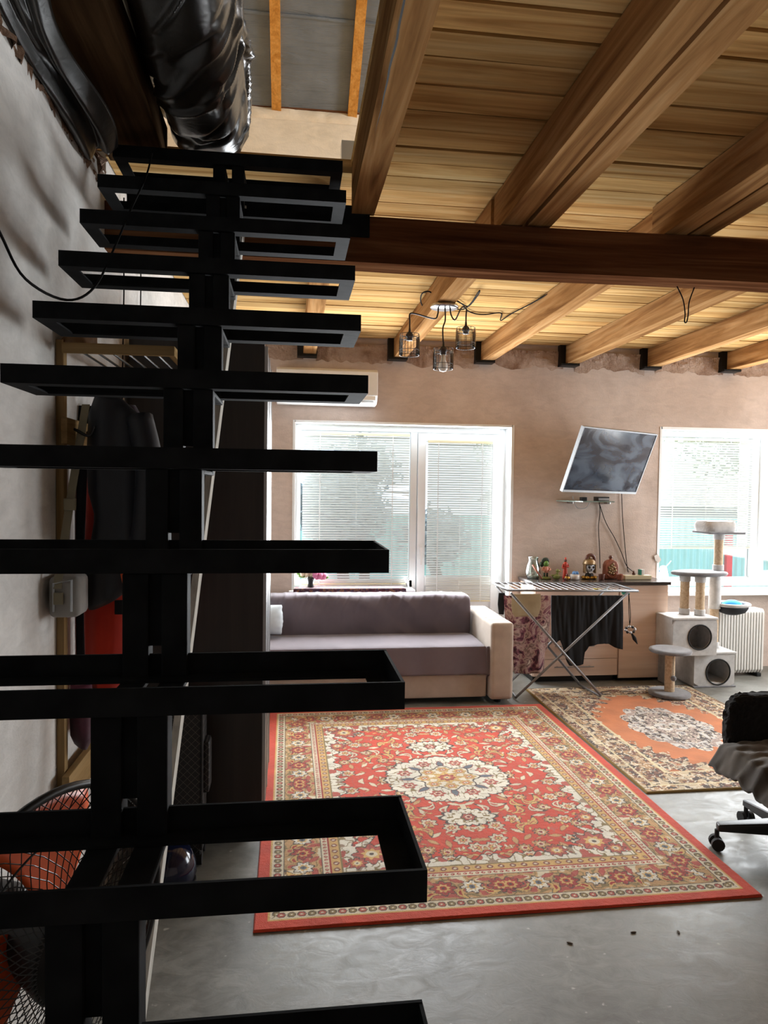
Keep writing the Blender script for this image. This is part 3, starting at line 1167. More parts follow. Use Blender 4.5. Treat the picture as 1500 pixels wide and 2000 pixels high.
# suitcase
sc_ = thing('suitcase', 'black quilted suitcase on wheels beside the wardrobe end', 'suitcase', (-.42, 3.05, 0))
MB().box(-.56, -.36, 2.99, 3.17, .05, .70).build('shell', M['quilt'], sc_, bevel=.02, segs=3)
MB().tube([(-.362, 2.992, .08), (-.362, 2.992, .66), (-.38, 2.992, .69), (-.54, 2.992, .69)], .005, 6).build('piping', M['rubber'], sc_)
MB().box(-.375, -.335, 3.03, 3.13, .30, .52).build('side_pocket', M['quilt'], sc_, bevel=.015)
for x in (-.375, -.545):
    for y in (3.03, 3.14):
        MB().tube([(x - .012, y, .028), (x + .012, y, .028)], .028, 14).build('wheel', M['rubber'], sc_, smooth=True, angle=40)
MB().tube(smooth_path([(-.52, 3.08, .695), (-.51, 3.08, .73), (-.42, 3.08, .73), (-.41, 3.08, .695)]), .008, 8).build('handle', M['black'], sc_, smooth=True)
# glossy blue dome in front of it
hm = thing('crash_helmet', 'small glossy dark blue helmet on the floor before the suitcase', 'helmet', (-.475, 2.86, 0))
MB().lathe((-.475, 2.86, 0), [(.075, 0), (.098, .02), (.11, .06), (.108, .10), (.09, .145), (.055, .175), (.012, .186)], 26).build('shell', M['helmet'], hm, smooth=True)
MB().lathe((-.475, 2.86, .012), [(.1, 0), (.112, .006), (.108, .018), (.096, .012)], 26).build('rim', M['black'], hm, smooth=True)

# ------------------------------------------------------------------ coat rack on the left wall
rk = thing('coat_rack', 'wall-mounted pine coat rack with hat shelf on the left wall', 'coat rack', (XL, 2.6, .62))
for y in (2.30, 2.95):
    MB().box(XL + .001, XL + .024, y, y + .035, .62, 2.04).build('post', M['pine_z'], rk, bevel=.002)
MB().box(XL + .028, XL + .05, 2.26, 2.98, .60, .70).build('bottom_board', M['pine'], rk, bevel=.002)
MB().box(XL + .028, XL + .046, 2.26, 2.98, 1.72, 1.80).build('hook_board', M['pine'], rk, bevel=.002)
MB().box(XL + .03, -.36, 2.262, 2.282, 1.995, 2.025).build('shelf_side', M['pine_x'], rk, bevel=.002)
MB().box(XL + .03, -.36, 2.95, 2.97, 1.995, 2.025).build('shelf_side', M['pine_x'], rk, bevel=.002)
MB().box(-.38, -.36, 2.283, 2.949, 1.995, 2.025).build('shelf_front', M['pine'], rk, bevel=.002)
for i in range(6):
    x = XL + .07 + i * .045
    MB().tube([(x, 2.27, 2.01), (x, 2.96, 2.01)], .004, 6).build('shelf_wire', M['black'], rk)
for i in range(5):
    y = 2.33 + i * .14
    MB().tube(smooth_path([(XL + .046, y, 1.77), (XL + .09, y, 1.75), (XL + .11, y, 1.78)]), .005, 6).build('hook', M['black'], rk, smooth=True)


def cloth_slab(fn_outline, nu=26, nv=40, th=.03, fold=.012, fr=7, seed=0, yc=0.0):
    """hanging garment: front and back sheets closed at the sides. fn_outline(v) -> (x_left, x_right, z) from top to bottom"""
    b = MB()

    def fn(u, v):
        xl, xr, z = fn_outline(v)
        a = 2 * math.pi * u
        cx_, hw_ = (xl + xr) / 2, (xr - xl) / 2
        x = cx_ + hw_ * math.cos(a)
        s = math.sin(a)
        dep = th * (.45 + .55 * min(1, v * 4)) * (1 if v < .97 else .7)
        y = yc + dep * s * (1 - .35 * abs(math.cos(a)) ** 3) + fold * (.3 + v) * nz(x * fr * 3 + seed, z * 1.6, seed * 1.7) * 2
        zz = z + .01 * nz(x * 12, seed, 3) * v
        return (x, y, zz)
    b.grid(nu * 2, nv, fn, wrap=True)
    # close top and bottom
    n = nu * 2
    b.f.append(tuple(range(n - 1, -1, -1)))
    b.f.append(tuple((nv - 1) * n + i for i in range(n)))
    return b


def poly_outline(px, Y):
    """px: rows of (left px, right px, y px) from top to bottom; gives the outline at depth Y"""
    rows = []
    for l, r, y in px:
        a, c = atY(l, y, Y), atY(r, y, Y)
        rows.append((a.x, c.x, (a.z + c.z) / 2))

    def fn(v):
        t = v * (len(rows) - 1)
        i = min(int(t), len(rows) - 2)
        f = t - i
        return tuple(rows[i][k] * (1 - f) + rows[i + 1][k] * f for k in range(3))
    return fn


tr = cloth_slab(poly_outline([(168, 250, 900), (165, 255, 975), (162, 262, 1060), (160, 256, 1180), (164, 252, 1300), (166, 250, 1380), (166, 200, 1400), (166, 190, 1420)], 2.44), th=.05, seed=3, yc=2.46)
tag(tr.build('work_trousers', M['red_cloth'], smooth=True), 'orange-red trousers hanging under the black jacket on the rack', 'trousers')
jk = thing('black_jacket', 'black jacket with slanted hem hanging on the coat rack', 'jacket', (-.6, 2.38, 1.1))
j1 = cloth_slab(poly_outline([(185, 235, 775), (172, 275, 810), (168, 290, 880), (170, 300, 960), (186, 297, 1010), (165, 262, 1120), (162, 258, 1150), (164, 225, 1172), (172, 190, 1192)], 2.36), th=.045, seed=8, yc=2.36)
j1.build('body', M['navy_cloth'], jk, smooth=True)
sl = [atY(272, 815, 2.34), atY(290, 900, 2.31), atY(288, 1000, 2.30), atY(282, 1055, 2.31)]
MB().tube(smooth_path(sl), .042, 12).build('sleeve', M['navy_cloth'], jk, smooth=True)
MB().tube(smooth_path([atY(240, 1120, 2.305), atY(248, 1160, 2.305), atY(250, 1195, 2.305)]), .008, 6).build('cuff_trim', M['fan_orange'], jk, smooth=True)
MB().box(*sorted((atY(224, 1180, 2.38).x, atY(250, 1180, 2.38).x)), 2.375, 2.385, atY(230, 1200, 2.38).z, atY(230, 1172, 2.38).z).build('pocket', M['black_cloth'], jk, bevel=.003)
pg = thing('purple_garment', 'dark purple garment with bright magenta lining hung behind the black jacket', 'garment', (-.5, 2.7, 1.6))
cloth_slab(poly_outline([(245, 262, 790), (247, 280, 820), (250, 298, 845), (252, 312, 872), (250, 312, 1000), (248, 310, 1150)], 2.66), th=.03, seed=12, yc=2.68).build('body', M['purple_cloth'], pg, smooth=True)
lp = [atY(246, 795, 2.6), atY(258, 825, 2.6), atY(267, 850, 2.6), atY(262, 875, 2.6)]
MB().tube(smooth_path(lp), [.004] + [.011] * 17 + [.004], 8).build('lining', M['magenta'], pg, smooth=True)
bgx = thing('shoulder_bag', 'small grey quilted shoulder bag hanging left of the red trousers', 'bag', (-.66, 2.3, 1.14))
bp = [atY(97, 1125, 2.2), atY(158, 1205, 2.2)]
MB().box(bp[0].x, bp[1].x, 2.18, 2.29, bp[1].z, bp[0].z).build('body', M['bag'], bgx, bevel=.022, segs=4, smooth=True)
MB().tube([(bp[0].x + .018, 2.178, bp[1].z + .02), (bp[0].x + .018, 2.178, bp[0].z - .02), (bp[1].x - .02, 2.178, bp[0].z - .01), (bp[1].x - .02, 2.178, bp[1].z + .02)], .0035, 6).build('piping', M['pillow'], bgx)
sp = [atY(112, 1150, 2.175), atY(116, 1118, 2.19), atY(128, 1040, 2.22), atY(140, 960, 2.27), atY(158, 850, 2.33), atY(168, 790, 2.36)]
st = MB()
pth = smooth_path(sp, 5)
st.add([p + Vector((dx, 0, 0)) for p in pth for dx in (-.012, .012)], [(2 * i, 2 * i + 1, 2 * i + 3, 2 * i + 2) for i in range(len(pth) - 1)])
st.build('strap', M['strap'], bgx, solid=.003)
p = atY(137, 985, 2.245)
MB().box(p.x - .018, p.x + .018, p.y - .008, p.y + .004, p.z - .018, p.z + .018).build('buckle', M['strap'], bgx, bevel=.004)
p = atY(114, 1168, 2.172)
MB().box(p.x - .014, p.x + .014, p.y - .003, p.y + .004, p.z - .02, p.z + .016).build('tab', M['strap'], bgx, bevel=.003)
bc = cloth_slab(poly_outline([(134, 176, 1340), (133, 182, 1400), (134, 181, 1440), (140, 170, 1462)], 2.36), th=.035, seed=21, yc=2.38, fold=.02)
tag(bc.build('silky_scarf', M['burgundy'], smooth=True), 'crumpled burgundy silky cloth hanging over the rack bottom board', 'cloth')
dk = cloth_slab(poly_outline([(140, 190, 790), (136, 200, 900), (136, 180, 1050), (136, 175, 1200), (138, 172, 1330)], 2.5), th=.06, seed=25, yc=2.56)
tag(dk.build('dark_coat', M['black_cloth'], smooth=True), 'long dark coat hanging deepest on the rack by the wall', 'coat')
bgp = MB()
bgp.grid(36, 16, lambda u, v: (-.665 + (.05 + .02 * nz(u * 9, v * 3)) * math.cos(6.283 * u) * (1 - .45 * v), 2.36 + (.07 + .03 * nz(u * 8 + 4, v * 3)) * math.sin(6.283 * u) * (1 - .5 * v), 2.026 + .10 * v + .015 * nz(u * 7, 9) * v), wrap=True)
bgp.f.append(tuple(range(35, -1, -1)))
bgp.f.append(tuple(15 * 36 + i for i in range(36)))
tag(bgp.build('crumpled_bag', M['brown_cloth'], smooth=True), 'crumpled brown cloth bag lying on top of the coat rack', 'bag')

# ------------------------------------------------------------------ pedestal fan
FC = Vector((-.455, 1.32, .785))
fan = thing('pedestal_fan', 'pedestal fan with black wire guard and orange blades behind the stair', 'fan', (FC.x, FC.y, 0))
fyaw = R(60)
frot = Matrix.Rotation(fyaw, 3, 'Z')
fax = frot @ Vector((0, -1, 0))


def fpt(r, a, dep):
    return FC + frot @ Vector((r * math.cos(a), -dep, r * math.sin(a)))


FR_ = .27
MB().tube([fpt(FR_, 2 * math.pi * i / 64, .05) for i in range(64)], .008, 8, closed=True).build('guard_ring', M['black'], fan, smooth=True)
MB().tube([fpt(FR_ * .8, 2 * math.pi * i / 64, .085) for i in range(64)], .002, 5, closed=True).build('guard_ring', M['black'], fan, smooth=True)
g = MB()
for sgn in (1, -1):
    for i in range(60):
        a0 = 2 * math.pi * i / 60
        g.tube([fpt(.075 + (FR_ - .075) * t, a0 + sgn * .75 * t, .05 + .05 * math.cos(t * math.pi / 2)) for t in (0, .2, .4, .6, .8, 1)], .0011, 3, caps=False)
o = g.build('guard_wires', M['black'], fan)
o['kind'] = 'stuff'
g = MB()
for i in range(60):
    a0 = 2 * math.pi * i / 60
    g.tube([fpt(.06 + (FR_ - .06) * t, a0, .05 - .09 * math.cos(t * math.pi / 2)) for t in (0, .25, .5, .75, 1)], .0012, 3, caps=False)
o = g.build('rear_guard_wires', M['black'], fan)
o['kind'] = 'stuff'
for k in range(3):
    b = MB()

    def blade(u, v, k=k):
        a0 = R(62) + k * 2 * math.pi / 3
        r = .05 + .205 * v
        a = a0 + (u - .5) * (1.35 - .25 * v) + .5 * v
        return fpt(r, a, .015 + .035 * (u - .5) * (1 if True else 0))
    b.grid(14, 10, blade)
    b.build('blade', M['fan_orange'], fan, smooth=True, solid=.003)
MB().tube([fpt(0, 0, .115), fpt(0, 0, .10), fpt(0, 0, .09), fpt(0, 0, .0), fpt(0, 0, -.05)], [.05, .08, .085, .06, .06], 24).build('hub', M['black'], fan, smooth=True, angle=50)
MB().tube([fpt(0, 0, -.045), fpt(0, 0, -.06), fpt(0, 0, -.16), fpt(0, 0, -.18)], [.06, .075, .07, .04], 20).build('motor', M['black'], fan, smooth=True, angle=40)
pc = fpt(0, 0, -.10)
MB().tube([(pc.x, pc.y, .03), (pc.x, pc.y, pc.z)], .016, 12).build('pole', M['black'], fan, smooth=True, angle=40)
MB().lathe((pc.x, pc.y, 0), [(.15, 0), (.155, .012), (.12, .03), (.03, .045)], 28).build('base', M['black'], fan, smooth=True, angle=40)

# ------------------------------------------------------------------ rugs


def rug_canvas(w, h, res):
    nx, ny = int(w / res) + 1, int(h / res) + 1
    X, Y = np.meshgrid(np.linspace(0, w, nx), np.linspace(0, h, ny))
    return X, Y, np.zeros((ny, nx, 3))


def lin(r, g, b):
    return np.array(rgb(r, g, b)[:3])


CR = dict(red=lin(198, 66, 38), dred=lin(158, 34, 28), cream=lin(214, 202, 174), tan=lin(190, 150, 100), dark=lin(70, 56, 48), blue=lin(92, 100, 110),
          gold=lin(206, 168, 100), olive=lin(132, 112, 68), rose=lin(176, 82, 66), white=lin(222, 216, 200))


def vnoise(X, Y, f, seed):
    r = np.random.RandomState(seed)
    n = 64
    T = r.rand(n, n)
    x, y = X * f, Y * f
    i, j = np.floor(x).astype(int), np.floor(y).astype(int)
    u, v = x - i, y - j
    u, v = u * u * (3 - 2 * u), v * v * (3 - 2 * v)
    a, b, c, d = T[j % n, i % n], T[j % n, (i + 1) % n], T[(j + 1) % n, i % n], T[(j + 1) % n, (i + 1) % n]
    return a * (1 - u) * (1 - v) + b * u * (1 - v) + c * (1 - u) * v + d * u * v


def paint(C, mask, col):
    C[mask] = col


def rosette(C, U, V, cx_, cy_, r, petals, cols, ph=0.0, sq=1.0):
    dx, dy = U - cx_, (V - cy_) / sq
    R_ = np.hypot(dx, dy)
    A = np.arctan2(dy, dx) + ph
    edge = r * (.84 + .16 * np.cos(petals * A))
    paint(C, R_ < edge + .0065, CR['dark'])
    paint(C, R_ < edge, cols[0])
    lobe = (np.abs(np.sin(petals * A / 2)) < .18) & (R_ < edge * .92) & (R_ > r * .35)
    paint(C, lobe, CR['dark'] * .5 + cols[0] * .5)
    paint(C, R_ < r * .56 * (.85 + .15 * np.cos(petals * A + 1.5)), cols[1])
    paint(C, R_ < r * .30, cols[2])
    paint(C, R_ < r * .12, CR['dark'])


def paisley(C, U, V, cx_, cy_, r, rot, col, col2):
    c, s = math.cos(rot), math.sin(rot)
    x, y = (U - cx_) * c + (V - cy_) * s, -(U - cx_) * s + (V - cy_) * c
    y2 = y - .55 * x * x / r
    shape = (x / (1.35 * r)) ** 2 + (y2 / (r * .48 * np.clip(1 - .5 * x / r, .2, 1.4))) ** 2
    paint(C, shape < 1.45, CR['dark'])
    paint(C, shape < 1, col)
    paint(C, shape < .22, col2)


def leaf(C, U, V, cx_, cy_, r, rot, col):
    c, s = math.cos(rot), math.sin(rot)
    x, y = (U - cx_) * c + (V - cy_) * s, -(U - cx_) * s + (V - cy_) * c
    sh = (np.abs(x) / r) ** 1.4 + (np.abs(y) / (r * .38)) ** 1.2
    paint(C, sh < 1.3, CR['dark'] * .6 + CR['red'] * .4)
    paint(C, sh < 1, col)


def medallion(C, U, V, rx, ry, base, q):
    """U, V from the centre"""
    A = np.arctan2(V / ry, U / rx)
    Rr = np.hypot(U / rx, V / ry)
    edge = .86 + .10 * np.abs(np.cos(8 * A)) ** .7 + .04 * np.abs(np.cos(24 * A))
    paint(C, Rr < edge + .035, CR['dark'])
    paint(C, Rr < edge, base)
    n1 = vnoise(np.abs(U), np.abs(V), 42, q)
    paint(C, (Rr < edge * .97) & (np.abs(n1 - .5) < .055), CR['olive'])
    for k in range(8):
        a = (k + .5) * math.pi / 4
        rosette(C, U / rx, V / ry, .70 * math.cos(a), .70 * math.sin(a), .125, 6, (CR['rose'], CR['cream'], CR['dred']))
        leaf(C, U / rx, V / ry, .62 * math.cos(a + math.pi / 8), .62 * math.sin(a + math.pi / 8), .14, a + math.pi / 8, CR['blue'])
    ring = np.abs(Rr - (.48 + .06 * np.cos(8 * A)))
    paint(C, Rr < .48 + .06 * np.cos(8 * A), base * .85 + CR['gold'] * .15)
    paint(C, ring < .014, CR['dark'])
    for k in range(8):
        a = k * math.pi / 4
        rosette(C, U / rx, V / ry, .36 * math.cos(a), .36 * math.sin(a), .12, 6, (CR['gold'], CR['rose'], CR['cream']))
    rosette(C, U / rx, V / ry, 0, 0, .26, 8, (CR['gold'], CR['dred'], CR['cream']))
    rosette(C, U / rx, V / ry, 0, 0, .13, 8, (CR['rose'], CR['gold'], CR['cream']))


def rug1(w, h, res):
    X, Y, C = rug_canvas(w, h, res)
    C[:] = CR['red']
    ex, ey = np.minimum(X, w - X), np.minimum(Y, h - Y)
    E_ = np.minimum(ex, ey)                               # distance to the rim
    along = np.where(ex < ey, Y, X)
    mid = np.where(ex < ey, h / 2, w / 2)
    s = along - mid
    U, V = X - w / 2, Y - h / 2
    aU, aV = np.abs(U), np.abs(V)
    # ---- field (symmetric in both axes)
    n = vnoise(aU, aV, 26, 4)
    paint(C, (np.abs(n - .52) < .018), CR['rose'])
    q = np.random.RandomState(11)
    spots = []
    fw, fh = w / 2 - .40, h / 2 - .40
    tries = 0
    while len(spots) < 95 and tries < 9000:
        tries += 1
        x, y = q.uniform(.0, fw + .05), q.uniform(.0, fh + .05)
        if all(math.hypot(x - a, y - b) > .064 for a, b in spots):
            spots.append((x, y))
    for i, (x, y) in enumerate(spots):
        t = i % 6
        if t == 0:
            rosette(C, aU, aV, x, y, .042, 7, (CR['cream'], CR['rose'], CR['gold']))
        elif t == 1:
            rosette(C, aU, aV, x, y, .034, 9, (CR['tan'], CR['cream'], CR['dred']))
        elif t in (2, 3):
            paisley(C, aU, aV, x, y, .034, q.uniform(0, 6.28), (CR['gold'], CR['cream'])[t - 2], CR['rose'])
        else:
            leaf(C, aU, aV, x, y, .034, q.uniform(0, 6.28), (CR['tan'], CR['cream'])[t - 4])
    for i in range(120):
        x, y = q.uniform(0, fw + .1), q.uniform(0, fh + .1)
        leaf(C, aU, aV, x, y, .016, q.uniform(0, 6.28), (CR['gold'], CR['cream'], CR['tan'])[i % 3])
    # pendants above and below the medallion
    for yy in (.47,):
        d = np.hypot(aU / .135, (aV - yy) / .085)
        A = np.arctan2(aV - yy, aU)
        ed = .8 + .2 * np.abs(np.cos(7 * A))
        paint(C, d < ed + .12, CR['dark'])
        paint(C, d < ed, CR['white'])
        nn = vnoise(aU, aV, 60, 21)
        paint(C, (d < ed * .9) & (np.abs(nn - .5) < .09), CR['olive'])
        rosette(C, aU, aV, 0, yy, .035, 6, (CR['rose'], CR['cream'], CR['dred']))
    paint(C, (np.abs(aU) < .014) & (aV > .33) & (aV < .39), CR['cream'])
    # corner spandrels: cream, scalloped towards the field
    inner = .355
    fx, fy = aU - (w / 2 - inner), aV - (h / 2 - inner)     # <0 inside the field
    dx, dy = np.clip(-fx, 0, None), np.clip(-fy, 0, None)
    sp = (dx / .52) ** .72 + (dy / .60) ** .72
    wav = .80 + .13 * np.sin((dx - dy) * 44) + .07 * np.sin((dx - dy) * 97 + 1)
    span = (sp < wav)
    # narrow scalloped fringe along the whole field edge
    fr_ = np.minimum(dx, dy) < .050 + .022 * np.sin(np.where(dx < dy, aV, aU) * 62)
    field = (fx < 0) & (fy < 0)
    paint(C, field & ((sp < wav + .045) | (np.minimum(dx, dy) < .058 + .022 * np.sin(np.where(dx < dy, aV, aU) * 62))), CR['dark'])
    white = field & (span | fr_)
    paint(C, white, CR['white'])
    n2 = vnoise(aU, aV, 34, 8)
    paint(C, white & (np.abs(n2 - .5) < .06), CR['olive'])
    n3 = vnoise(aU + 3, aV, 19, 9)
    paint(C, white & (n3 > .74), CR['rose'])
    paint(C, white & (n3 < .2), CR['blue'] * .5 + CR['tan'] * .5)
    Cs = C.copy()
    for (x, y, r) in ((w / 2 - inner - .13, h / 2 - inner - .13, .085), (w / 2 - inner - .33, h / 2 - inner - .07, .05), (w / 2 - inner - .07, h / 2 - inner - .36, .05), (w / 2 - inner - .06, h / 2 - inner - .06, .045)):
        rosette(Cs, aU, aV, x, y, r, 8, (CR['rose'], CR['gold'], CR['cream']))
    m = field
    C[m] = Cs[m]
    medallion(C, U, V, .345, .305, CR['white'], 5)
    # ---- borders
    def band(a, b, col):
        mk = (E_ >= a) & (E_ < b)
        paint(C, mk, col)
        return mk
    band(0, .052, CR['red'])
    band(.052, .058, CR['gold'])
    m1 = band(.058, .105, CR['cream'])
    k = np.floor(s / .038)
    t = np.hypot(s - (k + .5) * .038, E_ - .0815)
    paint(C, m1 & (t < .017) , CR['dark'])
    paint(C, m1 & (t < .013) & (k % 2 == 0), CR['rose'])
    paint(C, m1 & (t < .013) & (k % 2 == 1), CR['olive'])
    paint(C, m1 & (t < .005), CR['cream'])
    band(.105, .111, CR['dark'])
    m2 = band(.111, .265, CR['tan'])
    nb = vnoise(np.abs(s), E_, 30, 14)
    paint(C, m2 & (np.abs(nb - .5) < .05), CR['olive'])
    paint(C, m2 & (nb > .73), CR['rose'])
    paint(C, m2 & (nb < .25), CR['cream'])
    Cb = C.copy()
    as_ = np.abs(s)
    for i in range(12):
        x = .02 + i * .118
        if i % 2 == 0:
            rosette(Cb, as_, E_, x, .188, .052, 8, (CR['dred'] * .7 + CR['rose'] * .3, CR['gold'], CR['dred']))
        else:
            rosette(Cb, as_, E_, x, .188, .045, 7, (CR['white'], CR['gold'], CR['blue']))
        paisley(Cb, as_, E_, x + .059, .150, .028, .7 + i, CR['gold'], CR['dred'])
        leaf(Cb, as_, E_, x + .055, .235, .030, .4 * i, CR['rose'])
    C[m2] = Cb[m2]
    band(.265, .271, CR['dark'])
    m3 = band(.271, .300, CR['cream'])
    t = np.hypot(np.mod(s, .026) - .013, E_ - .2855)
    paint(C, m3 & (t < .008), CR['dred'])
    paint(C, m3 & (t < .003), CR['cream'])
    band(.300, .306, CR['dred'])
    m4 = band(.306, .348, CR['gold'] * .75 + CR['tan'] * .25)
    t = np.hypot(np.mod(s, .05) - .025, E_ - .327)
    paint(C, m4 & (t < .014), CR['dark'] * .6 + CR['rose'] * .4)
    paint(C, m4 & (t < .007), CR['cream'])
    band(.348, .355, CR['olive'])
    return X, Y, C


def rug2(w, h, res):
    X, Y, C = rug_canvas(w, h, res)
    org = lin(198, 118, 66)
    cream, brown, grey = lin(198, 178, 146), lin(120, 76, 54), lin(120, 112, 112)
    C[:] = org
    E_ = np.minimum(np.minimum(X, w - X), np.minimum(Y, h - Y))
    U, V = X - w / 2, Y - h / 2
    aU, aV = np.abs(U), np.abs(V)
    n1, n2, n3 = vnoise(aU, aV, 30, 3), vnoise(aU, aV, 46, 6), vnoise(aU, aV, 22, 2)

    def floral(mask, a, b, c):
        paint(C, mask, a)
        paint(C, mask & (n3 > .62), b)
        paint(C, mask & (n3 < .33), c)
        paint(C, mask & (np.abs(n1 - .5) < .09), CR['dark'])
        paint(C, mask & (np.abs(n2 - .5) < .05), lin(226, 214, 192))
    # medallion
    A = np.arctan2(V / .46, U / .30)
    Rr = np.hypot(U / .30, V / .46)
    ed = .84 + .14 * np.abs(np.cos(6 * A))
    # corners
    cw, ch = w / 2 - .25, h / 2 - .25
    dx, dy = np.clip(cw - aU, 0, None), np.clip(ch - aV, 0, None)
    sp = (dx / .42) ** .8 + (dy / .62) ** .8
    corner = (sp < .92 + .12 * np.sin((dx - dy) * 40)) & (E_ > .25)
    floral(corner, cream, brown, org * .8)
    floral(Rr < ed, lin(206, 202, 198), grey, lin(170, 150, 140))
    band = (E_ < .25)
    floral(band, lin(176, 140, 100), brown, cream)
    paint(C, (E_ > .235) & (E_ < .25), lin(214, 200, 160))
    paint(C, (E_ > .075) & (E_ < .088), lin(214, 200, 160))
    paint(C, (E_ < .018), lin(128, 104, 48))
    return X, Y, C


def make_rug(name, fn, w, h, res, loc, rotz, label, th=.009):
    X, Y, C = fn(w, h, res)
    ny, nx = X.shape
    Z = np.full(X.shape, th)
    Z += .0022 * (vnoise(X, Y, 3.0, 31) - .5) + .0012 * (vnoise(X, Y, 90, 32) - .5)
    Z[0, :] = Z[-1, :] = 0.0008
    Z[:, 0] = Z[:, -1] = 0.0008
    co = np.stack([X - w / 2, Y - h / 2, Z], -1).reshape(-1, 3)
    idx = np.arange(nx * ny).reshape(ny, nx)
    quads = np.stack([idx[:-1, :-1], idx[:-1, 1:], idx[1:, 1:], idx[1:, :-1]], -1).reshape(-1, 4)
    me = bpy.data.meshes.new(name)
    me.vertices.add(len(co))
    me.vertices.foreach_set('co', co.ravel())
    me.loops.add(quads.size)
    me.loops.foreach_set('vertex_index', quads.ravel())
    me.polygons.add(len(quads))
    me.polygons.foreach_set('loop_start', np.arange(0, quads.size, 4))
    me.polygons.foreach_set('loop_total', np.full(len(quads), 4))
    me.update()
    at = me.color_attributes.new('pattern', 'FLOAT_COLOR', 'POINT')
    col = np.ones((len(co), 4))
    # yarn to yarn colour variation
    yv = .86 + .28 * vnoise(X, Y, 14, 77)[..., None]
    col[:, :3] = np.clip(C * yv, 0, 1).reshape(-1, 3)
    at.data.foreach_set('color', col.ravel())
    me.polygons.foreach_set('use_smooth', np.ones(len(quads), bool))
    me.materials.append(M['carpet'])
    o = bpy.data.objects.new(name, me)
    COL.objects.link(o)
    o.location = loc
    o.rotation_euler = (0, 0, rotz)
    return tag(o, label, 'rug')


make_rug('patterned_rug', rug1, 1.985, 2.50, .004, (.86, 3.785, .001), R(.35), 'large red oriental rug with cream medallion in front of the sofa')
make_rug('patterned_rug', rug2, 1.38, 1.95, .006, (2.555, 4.47, .001), R(.3), 'smaller orange and beige oriental rug before the sideboard')

# ------------------------------------------------------------------ sofa
sf = thing('sofa', 'beige sofa with mauve-grey covers under the balcony window', 'sofa', (.62, 5.5, 0))
MB().box(-.40, 1.455, 5.13, 5.86, .045, .215).build('base', M['beige_up'], sf, bevel=.012)


CREASES = [(x, rnd.uniform(.14, .34), rnd.uniform(.004, .011), rnd.uniform(.10, .26)) for x in np.linspace(-.3, 1.5, 22)]


def pad(x0, x1, y0, y1, z0, z1, r, mat, name, wr=.004, par=sf, nu=46, nv=40, f=7, crease=False):
    """soft rounded block: superellipse cross-section swept along X with slight wrinkles"""
    b = MB()
    cy_, cz_, hy, hz = (y0 + y1) / 2, (z0 + z1) / 2, (y1 - y0) / 2, (z1 - z0) / 2

    def fn(u, v):
        a = 2 * math.pi * u
        e = r
        c, s = math.cos(a), math.sin(a)
        k = 1.0
        tt = min(v, 1 - v)
        if tt < .03:
            k = .90 + .10 * math.sqrt(max(0, 1 - (1 - tt / .03) ** 2))
        y = cy_ + hy * k * math.copysign(abs(c) ** e, c)
        z = cz_ + hz * k * math.copysign(abs(s) ** e, s)
        x = x0 + (x1 - x0) * v
        w_ = wr * ridge(x * f * .6 + z * 3.2, y * f * .5 + z * f * .35, 3) + wr * .7 * nz(x * f * 2, z * f * 2, y * 3)
        if crease:
            t_ = z1 - z                      # slanting pulls in the cover, from the top edge down to the left
            for xc, sl, am, ln in CREASES:
                k_ = abs(x - (xc - sl * t_ * 2.2))
                if k_ < .022 and t_ < ln + .06:
                    w_ += am * (1 - k_ / .022) * max(0, 1 - t_ / (ln + .06))
        return (x, y - w_, z + w_ * .6)
    b.grid(nu, nv, fn, wrap=True)
    b.f.append(tuple(range(nu - 1, -1, -1)))
    b.f.append(tuple((nv - 1) * nu + i for i in range(nu)))
    return b.build(name, mat, par, smooth=True)


pad(-.40, 1.45, 5.115, 5.66, .215, .435, .30, M['mauve'], 'seat_cushion', .004, nu=72, nv=80)
pad(-.40, 1.45, 5.62, 5.86, .36, .735, .38, M['mauve'], 'back_cushion', .012, nu=110, nv=260, f=5, crease=True)
# cover falling over the seat front with a wavy hem
cv = MB()
cv.grid(110, 14, lambda u, v: (-.40 + 1.865 * u, 5.106 - .006 * math.sin(u * 40 + 3 * nz(u * 5, 1)) * v - .008 * v, .43 - (.205 + .008 * nz(u * 9, 2)) * v))
cv.build('seat_cover', M['mauve'], sf, smooth=True, solid=.003)
# right end of the seat cover tucked by the arm
cv = MB()
cv.grid(8, 14, lambda u, v: (1.440 + .028 * u, 5.104 - .012 * math.sin(u * 6 + v * 2) , .43 - .24 * v * (1 - .12 * u)))
cv.build('cover_corner', M['mauve'], sf, smooth=True, solid=.003)
for x0, x1 in ((1.47, 1.645), (-.60, -.425)):
    MB().box(x0, x1, 5.075, 5.87, .035, .61).build('armrest', M['beige_up'], sf, bevel=.03, segs=4, smooth=True, angle=50)
for i in range(7):
    y = 5.2 + i * .095
    MB().box(1.476, 1.6445, y, y + .003, .6095, .6112).build('arm_seam', M['bag'], sf)
for x, y in ((1.55, 5.16), (1.55, 5.8), (-.5, 5.16), (-.5, 5.8), (.5, 5.2)):
    MB().lathe((x, y, 0), [(.026, 0), (.03, .036 if x > 1.4 or x < -.4 else .046)], 12).build('foot', M['black'], sf)
pl = MB()


def pillow(u, v):
    # square cushion leaning against the left arm: puffed in the middle, pinched corners
    a, b_ = u * 2 - 1, v * 2 - 1
    side = 1 if a < 0 else -1
    s_ = abs(a) * 2 - 1                      # front and back sheets meet at the seam
    puff = .075 * max(0, (1 - s_ * s_)) ** .45 * max(0, (1 - b_ * b_)) ** .45
    edge = 1 - .08 * (1 - s_ * s_) * b_ * b_
    x = -.22 + .16 * s_ * (1 - .07 * b_ * b_) + .006 * nz(s_ * 4, b_ * 4, side)
    z = .575 + .118 * b_ * (1 - .07 * s_ * s_) * edge
    return (x, 5.50 + side * puff + .25 * (z - .575), z)


